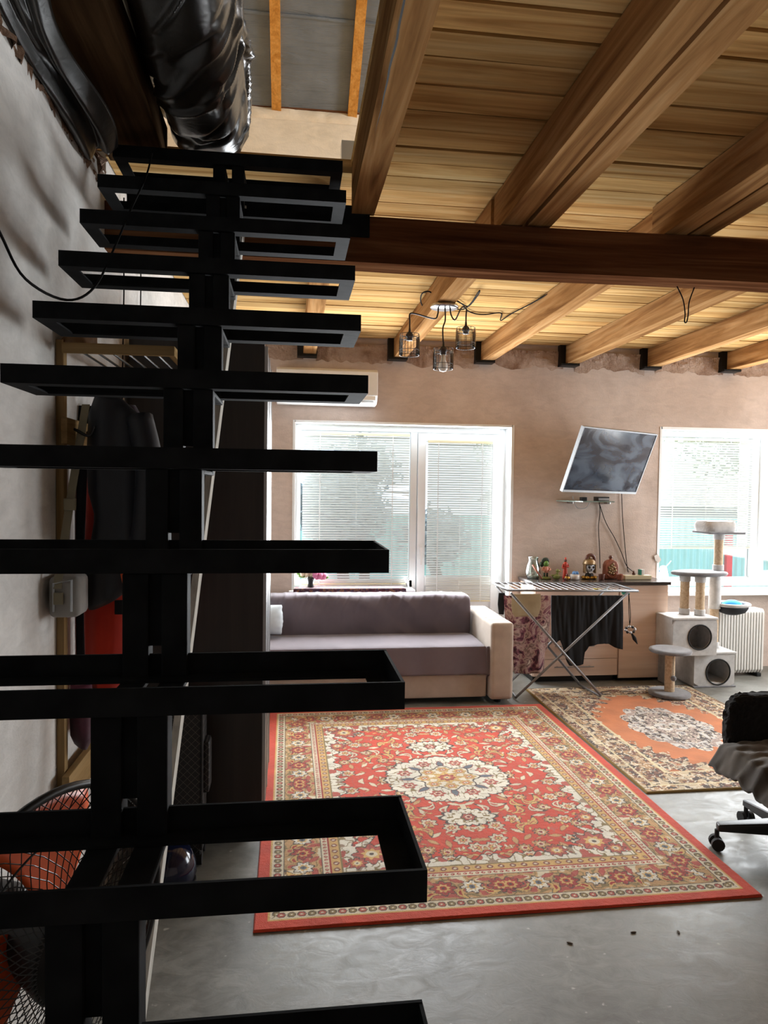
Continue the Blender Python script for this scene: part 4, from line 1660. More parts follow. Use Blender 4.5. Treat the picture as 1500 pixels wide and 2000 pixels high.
pl.grid(60, 26, pillow)
tag(pl.build('throw_pillow', M['pillow'], smooth=True), 'pale pillow on the sofa seat beside the wardrobe edge', 'pillow')

# things on the balcony window sill
vz = .731
fl = thing('flower_vase', 'small black vase with pink and cream artificial flowers on the balcony sill', 'vase', (.165, 6.05, vz))
MB().lathe((.165, 6.05, vz), [(.028, 0), (.030, .01), (.022, .05), (.032, .085), (.028, .10)], 18).build('vase', M['black'], fl, smooth=True)
for i, (dx, dz, m_, r_) in enumerate(((.06, .125, 'pink', .042), (-.005, .14, 'cream_petal', .04), (.10, .115, 'pink', .034), (-.055, .13, 'cream_petal', .034), (.03, .16, 'pink', .03))):
    c = Vector((.165 + dx, 6.04 + .01 * (i % 2), vz + dz))
    b = MB()
    for k in range(7):
        a = k * .9
        b.ball(c + Vector((.55 * r_ * math.cos(a), .4 * r_ * math.sin(a * 1.7), .55 * r_ * math.sin(a))), r_ * .6, r_ * .5, r_ * .6, 8, 6)
    bl = b.build('bloom', M[m_], fl, smooth=True)
    MB().tube([(.165, 6.05, vz + .085), tuple(c)], .003, 5).build('stem', M['green'], bl)
for dx, dz in ((-.07, .11), (-.085, .13), (.12, .10)):
    b = MB().ball((.165 + dx, 6.045, vz + dz), .035, .008, .014, 10, 6)
    b.build('leaf', M['green'], fl, smooth=True)


def mat_runner():
    t = NT('multicoloured_runner_cloth')
    a = t.noise(t.coords((1, 1, 1)), 22, 3, .6, 1.5)
    c = t.ramp(a, [(.34, rgb(20, 22, 40)), (.44, rgb(90, 30, 28)), (.52, rgb(36, 50, 76)), (.6, rgb(140, 92, 50)), (.68, rgb(44, 24, 30))])
    t.bsdf(c, .8)
    return t.m


M['runner'] = mat_runner()
rn = MB().box(.03, .96, YB - .05, YB + .09, .731, .748)
rn.box(.02, .97, YB - .064, YB - .061, .69, .748)
tag(rn.build('sill_runner', M['runner'], bevel=.001), 'multicoloured patterned cloth runner along the balcony sill', 'cloth')
ph = thing('standing_gadget', 'small white gadget with dark screen leaning at the balcony frame', 'gadget', (1.02, 6.04, .73))
rt = Matrix.Translation((1.01, 6.06, .731)) @ Matrix.Rotation(R(-18), 4, 'Y')
MB().box(-.006, .006, -.04, .04, 0, .095, rt).build('case', M['white'], ph, bevel=.002)
MB().box(-.0075, -.0062, -.034, .034, .01, .088, rt).build('screen', M['black'], ph)

# air conditioner
ac = thing('air_conditioner', 'white wall air conditioner above the balcony window', 'air conditioner', (.28, 6.0, 2.27))
MB().prism([(5.995, 2.275), (5.86, 2.285), (5.80, 2.35), (5.80, 2.54), (5.83, 2.562), (5.995, 2.562)], -.13, .69, 0).build('body', M['white'], ac, bevel=.008, segs=3, smooth=True, angle=35)
MB().box(-.10, .66, 5.818, 5.85, 2.292, 2.30).build('louvre', M['pvc'], ac)
MB().box(.56, .67, 5.797, 5.80, 2.31, 2.345).build('label_panel', M['pvc'], ac)

# ------------------------------------------------------------------ sideboard
CY0 = 5.61
cab = thing('drawer_unit', 'light oak drawer unit behind the drying rack', 'cabinet', (2.36, 5.8, 0))
MB().box(1.985, 2.715, CY0 + .018, 5.985, .055, .812).build('body', M['laminate'], cab)
for z0, z1 in ((.057, .196), (.20, .40), (.404, .604), (.608, .795)):
    dw = MB().box(1.99, 2.712, CY0, CY0 + .017, z0, z1).build('drawer', M['laminate'], cab, bevel=.001)
    zc = (z0 + z1) / 2 + .01
    MB().tube([(2.16, CY0 - .022, zc), (2.50, CY0 - .022, zc)], .005, 8).tube([(2.19, CY0 - .022, zc), (2.19, CY0, zc)], .004, 6).tube([(2.47, CY0 - .022, zc), (2.47, CY0, zc)], .004, 6).build('handle', M['alu'], dw)
MB().box(2.0, 2.70, CY0 + .05, 5.95, .0, .054).build('plinth', M['black'], cab)
cb2 = thing('cupboard', 'light oak cupboard with one tall door beside the cat tree', 'cabinet', (2.93, 5.8, 0))
MB().box(2.722, 3.150, CY0 + .018, 5.985, .055, .812).build('body', M['laminate'], cb2)
MB().box(2.726, 3.150, CY0, CY0 + .017, .03, .808).build('door', M['laminate'], cb2, bevel=.001)
MB().box(2.74, 3.14, CY0 + .05, 5.95, .0, .054).build('plinth', M['black'], cb2)
tp = MB().box(1.965, 3.165, CY0 - .02, 5.99, .813, .84)
tag(tp.build('worktop', M['worktop'], bevel=.003), 'glossy dark worktop over the two oak cabinets', 'worktop')
TZ = .841


def on_top(px, py=1133, dy=.0):
    p = atZ(px, py, TZ)
    return Vector((p.x, min(max(p.y, 5.66), 5.93), TZ))


def top_x(px, Y):
    return atY(px, 1120, Y).x


# glass jar with a brown stick
def lz(root, c, prof, mat, name='body', n=22, **kw):
    return MB().lathe(c, prof, n, **kw).build(name, mat, root, smooth=True)


yj = 5.84
x = top_x(1041, yj)
o = lz(None, (x, yj, TZ), [(.045, 0), (.058, .02), (.064, .06), (.056, .11), (.040, .15), (.043, .18), (.047, .186)], M['glass_jar'], 'glass_vase')
tag(o, 'embossed pale glass vase at the left end of the worktop', 'vase')
yj = 5.74
x = top_x(1050, yj)
s_ = MB().tube([(x + .04, yj, TZ + .008), (x - .035, yj + .03, TZ + .125)], .008, 8)
tag(s_.build('wooden_stick', M['brown_clay'], smooth=True), 'reddish brown stick leaning against the glass vase', 'stick')
# green garden figure
y_ = 5.80
x = top_x(1066, y_)
gf = thing('garden_figurine', 'small painted figurine with green head standing on a green base', 'figurine', (x, y_, TZ))
lz(gf, (x, y_, TZ), [(.045, 0), (.048, .008), (.035, .018), (.012, .022)], M['olive'], 'base', sy=.7)
for s in (-1, 1):
    MB().tube([(x + s * .012, y_, TZ + .018), (x + s * .013, y_, TZ + .06)], .008, 8).build('leg', M['dark_green'], gf, smooth=True)
lz(gf, (x, y_, TZ + .055), [(.022, 0), (.026, .02), (.02, .045), (.010, .055)], M['skin'], 'torso', 14)
for s in (-1, 1):
    MB().tube(smooth_path([(x + s * .02, y_, TZ + .10), (x + s * .036, y_ - .01, TZ + .08), (x + s * .016, y_ - .024, TZ + .075)]), .007, 8).build('arm', M['skin'], gf, smooth=True)
MB().ball((x, y_, TZ + .13), .024, .024, .026).build('head', M['green'], gf, smooth=True)
b = MB()
for k in range(7):
    a = -1.2 + k * .4
    b.ball((x - .004 + .024 * math.sin(a), y_ + .006, TZ + .148 + .016 * math.cos(a)), .012, .012, .02, 8, 6)
b.build('leafy_cap', M['dark_green'], gf, smooth=True)
MB().ball((x - .032, y_ + .014, TZ + .125), .018, .018, .024).build('bundle', M['dark_green'], gf, smooth=True)
# green duck
y_ = 5.76
x = top_x(1087, y_)
dk_ = thing('duck_figurine', 'little olive green duck figurine on the worktop', 'figurine', (x, y_, TZ))
MB().ball((x, y_, TZ + .024), .034, .026, .024).build('body', M['olive'], dk_, smooth=True)
MB().tube([(x + .006, y_, TZ + .035), (x + .008, y_, TZ + .065)], .010, 8).build('neck', M['olive'], dk_, smooth=True)
MB().ball((x + .01, y_, TZ + .074), .017, .014, .015).build('head', M['olive'], dk_, smooth=True)
MB().ball((x + .03, y_, TZ + .07), .012, .007, .005, 8, 6).build('beak', M['gold'], dk_, smooth=True)
MB().ball((x - .034, y_, TZ + .036), .014, .01, .008, 8, 6).build('tail', M['olive'], dk_, smooth=True)
# red robed figurine
y_ = 5.84
x = top_x(1104, y_)
rf = thing('red_figurine', 'slim red robed figurine standing on the worktop', 'figurine', (x, y_, TZ))
lz(rf, (x, y_, TZ), [(.022, 0), (.024, .01), (.02, .05), (.017, .09), (.02, .12), (.016, .135), (.008, .142)], M['red_wax'], 'robe', sy=.8)
MB().ball((x, y_, TZ + .155), .013, .013, .016).build('head', M['dark_clay'], rf, smooth=True)
MB().tube(smooth_path([(x + .018, y_, TZ + .125), (x + .026, y_ - .008, TZ + .10), (x + .004, y_ - .022, TZ + .105)]), .0065, 8).build('arm', M['red_wax'], rf, smooth=True)
MB().tube(smooth_path([(x - .018, y_, TZ + .125), (x - .028, y_ - .006, TZ + .095), (x - .012, y_ - .02, TZ + .09)]), .0065, 8).build('arm', M['red_wax'], rf, smooth=True)
lz(rf, (x, y_, TZ + .16), [(.012, 0), (.009, .01), (.004, .022)], M['red_wax'], 'hood', 12)
# tiny seated figure
y_ = 5.72
x = top_x(1108, y_)
tf = thing('tiny_figurine', 'tiny dark gold crouching figurine before the red figurine', 'figurine', (x, y_, TZ))
MB().ball((x, y_, TZ + .018), .024, .02, .018).build('body', M['gold'], tf, smooth=True)
MB().ball((x, y_ - .004, TZ + .042), .014).build('head', M['dark_clay'], tf, smooth=True)
for s in (-1, 1):
    MB().ball((x + s * .02, y_ - .008, TZ + .012), .010, .014, .011, 8, 6).build('foot', M['dark_clay'], tf, smooth=True)
# bowl with blue pebbles
y_ = 5.76
x = top_x(1123, y_)
bw = thing('white_bowl', 'small white bowl filled with pale blue pieces', 'bowl', (x, y_, TZ))
lz(bw, (x, y_, TZ), [(.032, 0), (.038, .005), (.040, .045), (.036, .046), (.033, .03)], M['bowl'], 'bowl')
for k in range(9):
    a = k * 2.4
    r = .004 + .0028 * k
    MB().ball((x + r * math.cos(a), y_ + r * math.sin(a) * .8, TZ + .05 + .012 * ((k * 7) % 4) / 3), .0125, .011, .010, 8, 6).build('blue_piece', M['blue_paint'], bw, smooth=True)
# skull with crested helmet
y_ = 5.80
x = top_x(1151, y_)
sk = thing('skull_ornament', 'silver skull ornament wearing a crested bronze helmet', 'ornament', (x, y_, TZ))
b = MB()
for k in range(9):
    a = k * .7
    b.ball((x + .052 * math.cos(a), y_ + .03 * math.sin(a), TZ + .013), .02, .018, .014, 8, 6)
b.build('base', M['gold'], sk, smooth=True)
lz(sk, (x, y_, TZ + .018), [(.038, 0), (.034, .02), (.03, .03)], M['black'], 'neck')


def skull(u, v):
    a, p = 2 * math.pi * u, math.pi * min(max(v, .02), .98)
    r = math.sin(p)
    z = -math.cos(p)
    w = 1.0 if z > -.1 else 1.0 + (z + .1) * .55
    return (x + .044 * r * math.cos(a) * w, y_ + .046 * r * math.sin(a) * w, TZ + .098 + .058 * z)


b = MB().grid(24, 16, skull, wrap=True)
b.f.append(tuple(range(23, -1, -1)))
b.f.append(tuple(15 * 24 + i for i in range(24)))
b.build('skull', M['silver_skull'], sk, smooth=True)
for s in (-1, 1):
    MB().ball((x + s * .018, y_ - .041, TZ + .104), .013, .009, .012, 10, 7).build('eye_socket', M['black'], sk, smooth=True)
MB().ball((x, y_ - .044, TZ + .082), .006, .006, .009, 8, 6).build('nose_hole', M['black'], sk, smooth=True)
for k in range(6):
    MB().box(x - .018 + k * .006 + .0005, x - .018 + k * .006 + .0055, y_ - .040, y_ - .034, TZ + .052, TZ + .064).build('tooth', M['bowl'], sk, bevel=.001)
lz(sk, (x, y_ + .006, TZ + .122), [(.057, 0), (.056, .012), (.048, .034), (.03, .05), (.008, .056)], M['bronze'], 'helmet')
for s in (-1, 1):
    MB().box(x + s * .046 - .005, x + s * .046 + .005, y_ - .03, y_ + .02, TZ + .05, TZ + .128).build('cheek_guard', M['bronze'], sk, bevel=.004)
cr_ = MB()
cp = arc((x + .008, y_, TZ + .172), .034, R(200), R(-40), 12)
cr_.tube(cp, [.010] + [.014] * 11 + [.008], 10)
cr_.build('crest', M['dark_clay'], sk, smooth=True)
lz(sk, (x, y_ + .004, TZ + .172), [(.012, 0), (.012, .02)], M['bronze'], 'crest_holder', 10)
# brown clay bottle with relief and two cups
y_ = 5.80
x = top_x(1192, y_)
cbt = thing('clay_bottle', 'brown clay bottle with a moulded relief and round stopper', 'bottle', (x, y_, TZ))
MB().prism([(x - .055, TZ), (x + .055, TZ), (x + .062, TZ + .03), (x + .060, TZ + .12), (x + .045, TZ + .15), (x + .015, TZ + .165), (x - .015, TZ + .165), (x - .045, TZ + .15), (x - .060, TZ + .12), (x - .062, TZ + .03)], y_ - .03, y_ + .03, 1).build('body', M['brown_clay'], cbt, bevel=.008, segs=3, smooth=True, angle=50)
b = MB()
for k in range(14):
    a = k * 2.4
    r = .007 * math.sqrt(k) * 1.3
    b.ball((x + r * math.cos(a), y_ - .031, TZ + .085 + r * 1.5 * math.sin(a)), .012, .008, .012, 8, 6)
b.build('relief', M['bronze'], cbt, smooth=True)
MB().tube(arc((x, y_ - .03, TZ + .06), .045, R(200), R(340), 10), .010, 8).build('rim_relief', M['brown_clay'], cbt, smooth=True)
lz(cbt, (x, y_, TZ + .164), [(.014, 0), (.013, .012)], M['brown_clay'], 'neck', 12)
MB().ball((x, y_, TZ + .186), .018, .018, .016).build('stopper', M['dark_clay'], cbt, smooth=True)
for i, px in enumerate((1175, 1211)):
    xx = top_x(px, 5.72)
    o = lz(None, (xx, 5.72, TZ), [(.020, 0), (.022, .004), (.026, .045), (.028, .05), (.024, .05), (.02, .01)], M['dark_clay' if i == 0 else 'brown_clay'], 'clay_cup', 16)
    tag(o, ('small dark clay cup left of the clay bottle', 'small brown clay cup right of the clay bottle')[i], 'cup', 'clay cups on the worktop')
# power strip, plug, box
y_ = 5.76
x0, x1 = top_x(1218, y_), top_x(1270, y_)
pstr = thing('power_strip', 'cream power strip lying at the right of the worktop', 'power strip', ((x0 + x1) / 2, y_, TZ))
MB().box(x0, x1, y_ - .028, y_ + .028, TZ, TZ + .036).build('body', M['cream_plastic'], pstr, bevel=.005)
for k in range(4):
    xx = x0 + .03 + k * (x1 - x0 - .06) / 3
    MB().tube([(xx, y_, TZ + .036), (xx, y_, TZ + .0375)], .017, 16).build('socket', M['white'], pstr)
xx = x0 + (x1 - x0) * .38
pg_ = thing('dark_plug', 'small dark plug standing on the power strip', 'plug', (xx, y_, TZ + .037))
MB().lathe((xx, y_, TZ + .038), [(.013, 0), (.014, .012), (.008, .024), (.004, .036)], 12).build('plug_body', M['dark_clay'], pg_, smooth=True)
xx = x0 + (x1 - x0) * .66
ad = thing('power_adapter', 'white and dark power adapter standing on the power strip', 'adapter', (xx, y_, TZ + .037))
MB().box(xx - .005, xx + .022, y_ - .018, y_ + .018, TZ + .038, TZ + .085).build('white_half', M['white'], ad, bevel=.003)
MB().box(xx - .022, xx - .0055, y_ - .018, y_ + .018, TZ + .038, TZ + .085).build('dark_half', M['teal'], ad, bevel=.002)

# ------------------------------------------------------------------ television on wall bracket
TVC = Vector((2.61, 5.585, 1.832))
tvr = Matrix.Translation(TVC) @ Matrix.Rotation(.455, 4, 'Z') @ Matrix.Rotation(.376, 4, 'X') @ Matrix.Rotation(.016, 4, 'Y')
tv = thing('television', 'flat television with silver rim tilted down on a wall bracket', 'television', (2.6, 5.95, 1.6))
tw, th_ = .928 / 2, .547 / 2


def tbox(b, *a):
    return b.box(*a, tvr)


tbox(MB(), -tw + .012, tw - .012, .008, .035, -th_ + .02, th_ - .012).build('back_case', M['black'], tv)
tbox(MB(), -.25, .25, .035, .065, -.2, .15).build('rear_housing', M['black'], tv)
b = MB()
for a in ((-tw, tw, 0, .03, th_ - .009, th_), (-tw, tw, 0, .03, -th_, -th_ + .018), (-tw, -tw + .008, 0, .03, -th_ + .018, th_ - .009), (tw - .008, tw, 0, .03, -th_ + .018, th_ - .009)):
    tbox(b, *a)
b.build('bezel', M['tv_rim'], tv)
scr = MB().box(-tw + .008, tw - .008, .004, .008, -th_ + .018, th_ - .009).build('screen', M['screen'], tv, world=False)
scr.matrix_local = Matrix.Translation(-tv.location) @ tvr
# bracket arm to the wall
arm_end = tvr @ Vector((0, .065, 0))
MB().tube([tuple(arm_end), (2.66, 5.86, 1.83), (2.62, 5.985, 1.83)], .016, 8).build('bracket_arm', M['black'], tv)
MB().box(2.56, 2.68, 5.982, 5.998, 1.72, 1.94).build('wall_plate', M['black'], tv, bevel=.002)
# glass shelf
gsz = 1.50
gs = thing('glass_shelf', 'small glass wall shelf under the television', 'shelf', (2.57, 5.9, gsz))
b = MB()
b.prism([(2.30, 5.995), (2.42, 5.70), (2.70, 5.70), (2.82, 5.995)], gsz, gsz + .008, 2)
b.build('glass_plate', M['glass_green'], gs)
for x in (2.40, 2.74):
    MB().box(x, x + .03, 5.93, 5.998, gsz - .02, gsz - .001).build('clip', M['chrome'], gs, bevel=.002)
x = 2.66
bx_ = thing('set_top_box', 'small black and silver set-top box on the glass shelf', 'set-top box', (x, 5.84, gsz + .009))
MB().box(x - .06, x + .04, 5.80, 5.90, gsz + .009, gsz + .045).build('case', M['black'], bx_, bevel=.003)
MB().box(x - .058, x + .038, 5.797, 5.80, gsz + .014, gsz + .034).build('front', M['alu'], bx_)
x = 2.49
MB_ = MB().box(x - .03, x + .02, 5.82, 5.87, gsz + .009, gsz + .04)
tag(MB_.build('small_device', M['black'], bevel=.004), 'tiny dark device left of the set-top box', 'device')
# cables on the wall
Yw = 5.985
cab_pts = [[(1170, 978), (1172, 1000), (1169, 1030), (1171, 1070), (1172, 1110)],
           [(1171, 985), (1183, 1020), (1200, 1050), (1214, 1080), (1224, 1105), (1238, 1118)],
           [(1214, 962), (1216, 1010), (1220, 1060), (1224, 1100), (1227, 1118)]]
labs = ('black cable hanging straight down from the glass shelf', 'cable slanting from the shelf to the power strip', 'cable hanging from the television right side to the power strip')
for pts, lb in zip(cab_pts, labs):
    P = [atY(x, y, Yw) for x, y in pts]
    P[-1].z = max(P[-1].z, .86)
    tag(MB().tube(smooth_path(P, 5), .0032, 6).build('wall_cable', M['cable'], smooth=True), lb, 'cable', 'cables under the television')
P = [atY(x, y, 5.93) for x, y in ((1118, 968), (1122, 982), (1128, 992), (1142, 993), (1150, 985), (1153, 978))]
tag(MB().tube(smooth_path(P, 5), .003, 6).build('wire_loop', M['alu'], smooth=True), 'pale wire loop dangling left under the glass shelf', 'cable')

# ------------------------------------------------------------------ drying rack
RX0, RX1, RY0, RY1, RZ = 1.60, 2.63, 5.12, 5.52, .823
dr = thing('drying_rack', 'folding metal clothes drying rack before the sideboard', 'drying rack', (2.03, 5.3, 0.0))


def rz(x):
    return RZ + .012 * (1 - (x - RX0) / (RX1 - RX0))


b = MB().tube([(RX0, RY0, rz(RX0)), (RX1, RY0, rz(RX1)), (RX1, RY1, rz(RX1)), (RX0, RY1, rz(RX0))], .009, 8, closed=True)
b.build('top_frame', M['rack_metal'], dr, smooth=True)
for i in range(18):
    x = RX0 + .06 + i * .053
    MB().tube([(x, RY0, rz(x) + .004), (x, RY1, rz(x) + .004)], .0026, 6).build('drying_wire', M['rack_metal'], dr)
MB().tube([(RX0 + .03, RY0 + .012, RZ - .01), (2.36, RY0 + .02, .02), (2.36, RY0 + .03, .011), (2.33, RY1 - .03, .011), (2.33, RY1 - .02, .02), (RX0 + .03, RY1 - .012, RZ - .01)], .010, 8).build('leg_frame', M['rack_metal'], dr, smooth=True)
MB().tube([(RX1 - .06, RY0 + .03, RZ - .012), (1.70, RY0 + .04, .02), (1.70, RY0 + .05, .011), (1.72, RY1 - .06, .011), (1.72, RY1 - .05, .02), (RX1 - .06, RY1 - .03, RZ - .012)], .010, 8).build('leg_frame', M['rack_metal'], dr, smooth=True)
for y in (RY0 + .026, RY1 - .03):
    MB().ball((2.06, y, .346), .014, .014, .014, 10, 6).build('pivot', M['black'], dr, smooth=True)


def laundry(rows, Y, seed, th=.012, fold=.014):
    return cloth_slab(poly_outline(rows, Y), 40, 44, th, fold, 5, seed, Y)


tag(laundry([(984, 1076, 1163), (986, 1076, 1200), (988, 1073, 1240), (992, 1070, 1268), (1000, 1066, 1275), (1004, 1065, 1300), (1005, 1064, 1316)], 5.40, 31).build('printed_dress', M['print'], smooth=True),
    'purple and white floral printed dress drying at the rack left end', 'dress')
tag(laundry([(1000, 1056, 1160), (999, 1057, 1180), (1000, 1054, 1195), (1006, 1050, 1204)], 5.27, 33, .01, .006).build('beige_towel', M['beige_cloth'], smooth=True),
    'beige towel drying over the printed dress', 'towel')
tag(laundry([(974, 986, 1158), (972, 986, 1180), (974, 984, 1200)], 5.42, 35, .012, .006).build('dark_sock', M['black_cloth'], smooth=True),
    'dark sock hanging at the far left of the drying rack', 'sock')
# black trousers with ragged hem: traced outline with thickness and folds
hem = [(1075, 1252), (1086, 1256), (1094, 1250), (1100, 1265), (1106, 1292), (1112, 1300), (1130, 1300), (1140, 1297), (1142, 1275), (1150, 1262), (1165, 1258), (1180, 1257), (1190, 1258), (1200, 1264), (1210, 1267), (1218, 1269)]
b = MB()


def blk(u, v):
    x_ = 1077 + (1216 - 1077) * u
    for i in range(len(hem) - 1):
        if hem[i][0] <= x_ <= hem[i + 1][0]:
            f = (x_ - hem[i][0]) / (hem[i + 1][0] - hem[i][0])
            yb = hem[i][1] * (1 - f) + hem[i + 1][1] * f
            break
    p = atY(x_, 1163 + (yb - 1163) * v, 5.42)
    return Vector((p.x, 5.42 + .018 * nz(x_ * .06, v * 1.2, 5) * (.3 + v) + .008 * nz(x_ * .17, v * 2, 8), p.z))


b.grid(90, 40, blk)
tag(b.build('black_garment', M['black_cloth'], smooth=True, solid=.012), 'large black garment drying on the right half of the rack', 'garment')
dr.location.z += .0115
# pegs
for i, (px, py, m_, lb) in enumerate(((1166, 1152, 'yellow', 'yellow clothes peg clipped on the drying rack'), (1186, 1154, 'teal', 'teal clothes peg clipped beside the yellow one'), (1222, 1159, 'teal', 'teal clothes peg at the right corner of the rack'))):
    p = atY(px, py, 5.2)
    pgx = thing('clothes_peg', lb, 'peg', tuple(p), 0, 'clothes pegs on the drying rack')
    for s in (-1, 1):
        MB().box(p.x - .03, p.x + .03, p.y + s * .006 - .004, p.y + s * .006 + .004, p.z - .005 + .004 * s, p.z + .006 + .004 * s).build('jaw', M[m_], pgx, bevel=.002)
    MB().tube([(p.x - .004, p.y - .011, p.z), (p.x + .004, p.y + .011, p.z)], .006, 8).build('spring', M['chrome'], pgx)
# necklace-like cord with beads hanging at the right
P = [atY(x, y, 5.13) for x, y in ((1228, 1159), (1228, 1185), (1229, 1205), (1230, 1222))]
nk = thing('bead_lanyard', 'dark cord with beads and tassel hanging from the rack right corner', 'cord', tuple(P[-1]))
MB().tube(smooth_path(P), .0028, 6).build('cord', M['cable'], nk, smooth=True)
MB().tube(smooth_path([p + Vector((.012 * math.sin(i * 1.05), 0, 0)) for i, p in enumerate(P)]), .0024, 6).build('cord', M['cable'], nk, smooth=True)
for k in range(9):
    a = k * .75
    p = atY(1231 + 9 * math.cos(a), 1230 + 6 * math.sin(a), 5.13)
    MB().ball(p, .011, .011, .011, 8, 6).build('bead', M['black' if k % 2 else 'alu'], nk, smooth=True)
p0, p1 = atY(1233, 1236, 5.13), atY(1245, 1258, 5.13)
MB().tube([p0, p0.lerp(p1, .5), p1], [.006, .016, .003], 8).build('tassel', M['black_cloth'], nk, smooth=True)

# ------------------------------------------------------------------ cat tree
ct = thing('cat_tree', 'light grey plush cat tree with two boxes, posts and platforms', 'cat tree', (3.4, 5.55, 0))


def cubby(x0, x1, y0, y1, z0, z1, hx, hz, hr, name='box'):
    """plush box with a round doorway in the front: front wall is a ring-filled panel, the rest are boards"""
    t = .018
    root = MB()
    root.box(x0, x0 + t, y0 + t, y1, z0, z1).box(x1 - t, x1, y0 + t, y1, z0, z1).box(x0 + t, x1 - t, y1 - t, y1, z0, z1)
    root.box(x0 + t, x1 - t, y0 + t, y1 - t, z0, z0 + t).box(x0 + t, x1 - t, y0 + t, y1 - t, z1 - t, z1)
    n = 32
    for yy in (y0,):
        ring, sq, ring2, sq2 = [], [], [], []
        for k in range(n):
            a = 2 * math.pi * k / n
            c, s = math.cos(a), math.sin(a)
            ring.append((hx + hr * c, y0, hz + hr * s))
            tx = ((x1 - hx) if c > 0 else (hx - x0)) / max(abs(c), 1e-6)
            tz_ = ((z1 - hz) if s > 0 else (hz - z0)) / max(abs(s), 1e-6)
            q = min(tx, tz_)
            sq.append((hx + q * c, y0, hz + q * s))
        ring2 = [(p[0], y0 + t, p[2]) for p in ring]
        sq2 = [(p[0], y0 + t, p[2]) for p in sq]
        fs = []
        for k in range(n):
            j = (k + 1) % n
            fs += [(k, j, n + j, n + k), (2 * n + k, 3 * n + k, 3 * n + j, 2 * n + j), (k, 2 * n + k, 2 * n + j, j), (n + k, n + j, 3 * n + j, 3 * n + k)]
        root.add(ring + sq + ring2 + sq2, fs)
    o = root.build(name, M['plush'], ct)
    MB().tube([(hx + hr * math.cos(2 * math.pi * k / 40), y0 - .001, hz + hr * math.sin(2 * math.pi * k / 40)) for k in range(40)], .006, 6, closed=True).build('doorway_trim', M['rubber'], o, smooth=True)
    return o


cubby(3.265, 3.62, 5.38, 5.72, 0.012, .272, 3.475, .125, .105)
cubby(3.045, 3.425, 5.33, 5.60, .276, .565, 3.275, .425, .100)
MB().box(3.04, 3.43, 5.32, 5.605, .566, .584).build('box_lid', M['plush'], ct, bevel=.008, segs=3)
MB().box(3.26, 3.63, 5.37, 5.73, 0, .0115).build('base_board', M['plush_dark'], ct, bevel=.004)
MB().box(3.43, 3.63, 5.37, 5.725, .273, .29).build('box_lid', M['plush'], ct, bevel=.007, segs=3)
MB().box(3.06, 3.10, 5.40, 5.58, .0125, .275).build('support_board', M['plush_dark'], ct, bevel=.004)


def post(x, y, z0, z1, name='post'):
    o = MB().tube([(x, y, z0), (x, y, z1)], .036, 18).build(name, M['sisal'], ct, smooth=True, angle=40)
    for a, c in ((z0, z0 + .05), (z1 - .05, z1)):
        MB().lathe((x, y, a), [(.036, 0), (.043, .004), (.044, c - a - .004), (.036, c - a)], 18).build('plush_collar', M['plush'], o, smooth=True, angle=40)
    return o


post(3.235, 5.50, .585, .905)
post(3.335, 5.44, .585, .905)
post(3.535, 5.55, .291, .905)
MB().tube([(3.535, 5.55, .62), (3.535, 5.55, .88)], .048, 18).build('plush_sleeve', M['plush'], ct, smooth=True, angle=40)
pf = MB()
pf.lathe((3.36, 5.5, .906), [(.20, 0), (.232, .006), (.24, .018), (.232, .030), (.20, .036)], 36, 1.0, .62)
pf.build('middle_platform', M['plush_dark'], ct, smooth=True)
post(3.545, 5.53, .943, 1.252)
MB().box(3.38, 3.70, 5.40, 5.66, 1.253, 1.27).build('top_platform', M['plush_dark'], ct, bevel=.008, segs=3)
bd = MB()
bd.grid(48, 10, lambda u, v: (3.51 + (.135 + .012 * math.sin(math.pi * v)) * math.copysign(abs(math.cos(6.283 * u)) ** .5, math.cos(6.283 * u)) + .004 * nz(u * 60, v * 9), 5.53 + (.105 + .012 * math.sin(math.pi * v)) * math.copysign(abs(math.sin(6.283 * u)) ** .5, math.sin(6.283 * u)), 1.271 + .085 * v + .004 * nz(u * 70, v * 5)), wrap=True)
bd.f.append(tuple(range(47, -1, -1)))
bd.f.append(tuple(9 * 48 + i for i in range(48)))
bd.build('top_bed', M['plush'], ct)
# hanging basket on the rear post
hk = MB()
hk.lathe((3.70, 5.56, .565), [(.05, 0), (.11, .02), (.135, .055), (.14, .085), (.125, .085), (.11, .04), (.02, .02)], 30, 1.0, .8)
hk.build('basket', M['navy_cloth'], ct, smooth=True)
MB().tube([(3.70 + .142 * math.cos(a * .2094), 5.56 + .114 * math.sin(a * .2094), .652) for a in range(30)], .014, 8, closed=True).build('basket_rim', M['plush'], ct, smooth=True)
bt = MB().ball((3.70, 5.56, .645), .085, .07, .045, 18, 10)
tag(bt.build('blue_toy', M['blue_plastic'], smooth=True), 'bright blue plush toy lying in the cat tree basket', 'toy')

# small scratching post on its own
spx, spy = 2.935, 5.17
sp_ = thing('scratching_post', 'low sisal scratching post with round grey top in front of the cat tree', 'scratching post', (spx, spy, 0))
for z, nm in ((.011, 'base_disc'), (.345, 'top_disc')):
    MB().lathe((spx, spy, z), [(.13, 0), (.155, .005), (.16, .016), (.155, .027), (.13, .032)], 32).build(nm, M['plush_dark'], sp_, smooth=True)
MB().tube([(spx, spy, .043), (spx, spy, .345)], .038, 20).build('post', M['sisal'], sp_, smooth=True, angle=40)
MB().tube([(spx + .0, spy - .045, .345), (spx, spy - .05, .17)], .0015, 5).build('string', M['cable'], sp_)
MB().ball((spx, spy - .055, .155), .022).build('ball', M['plush_dark'], sp_, smooth=True)

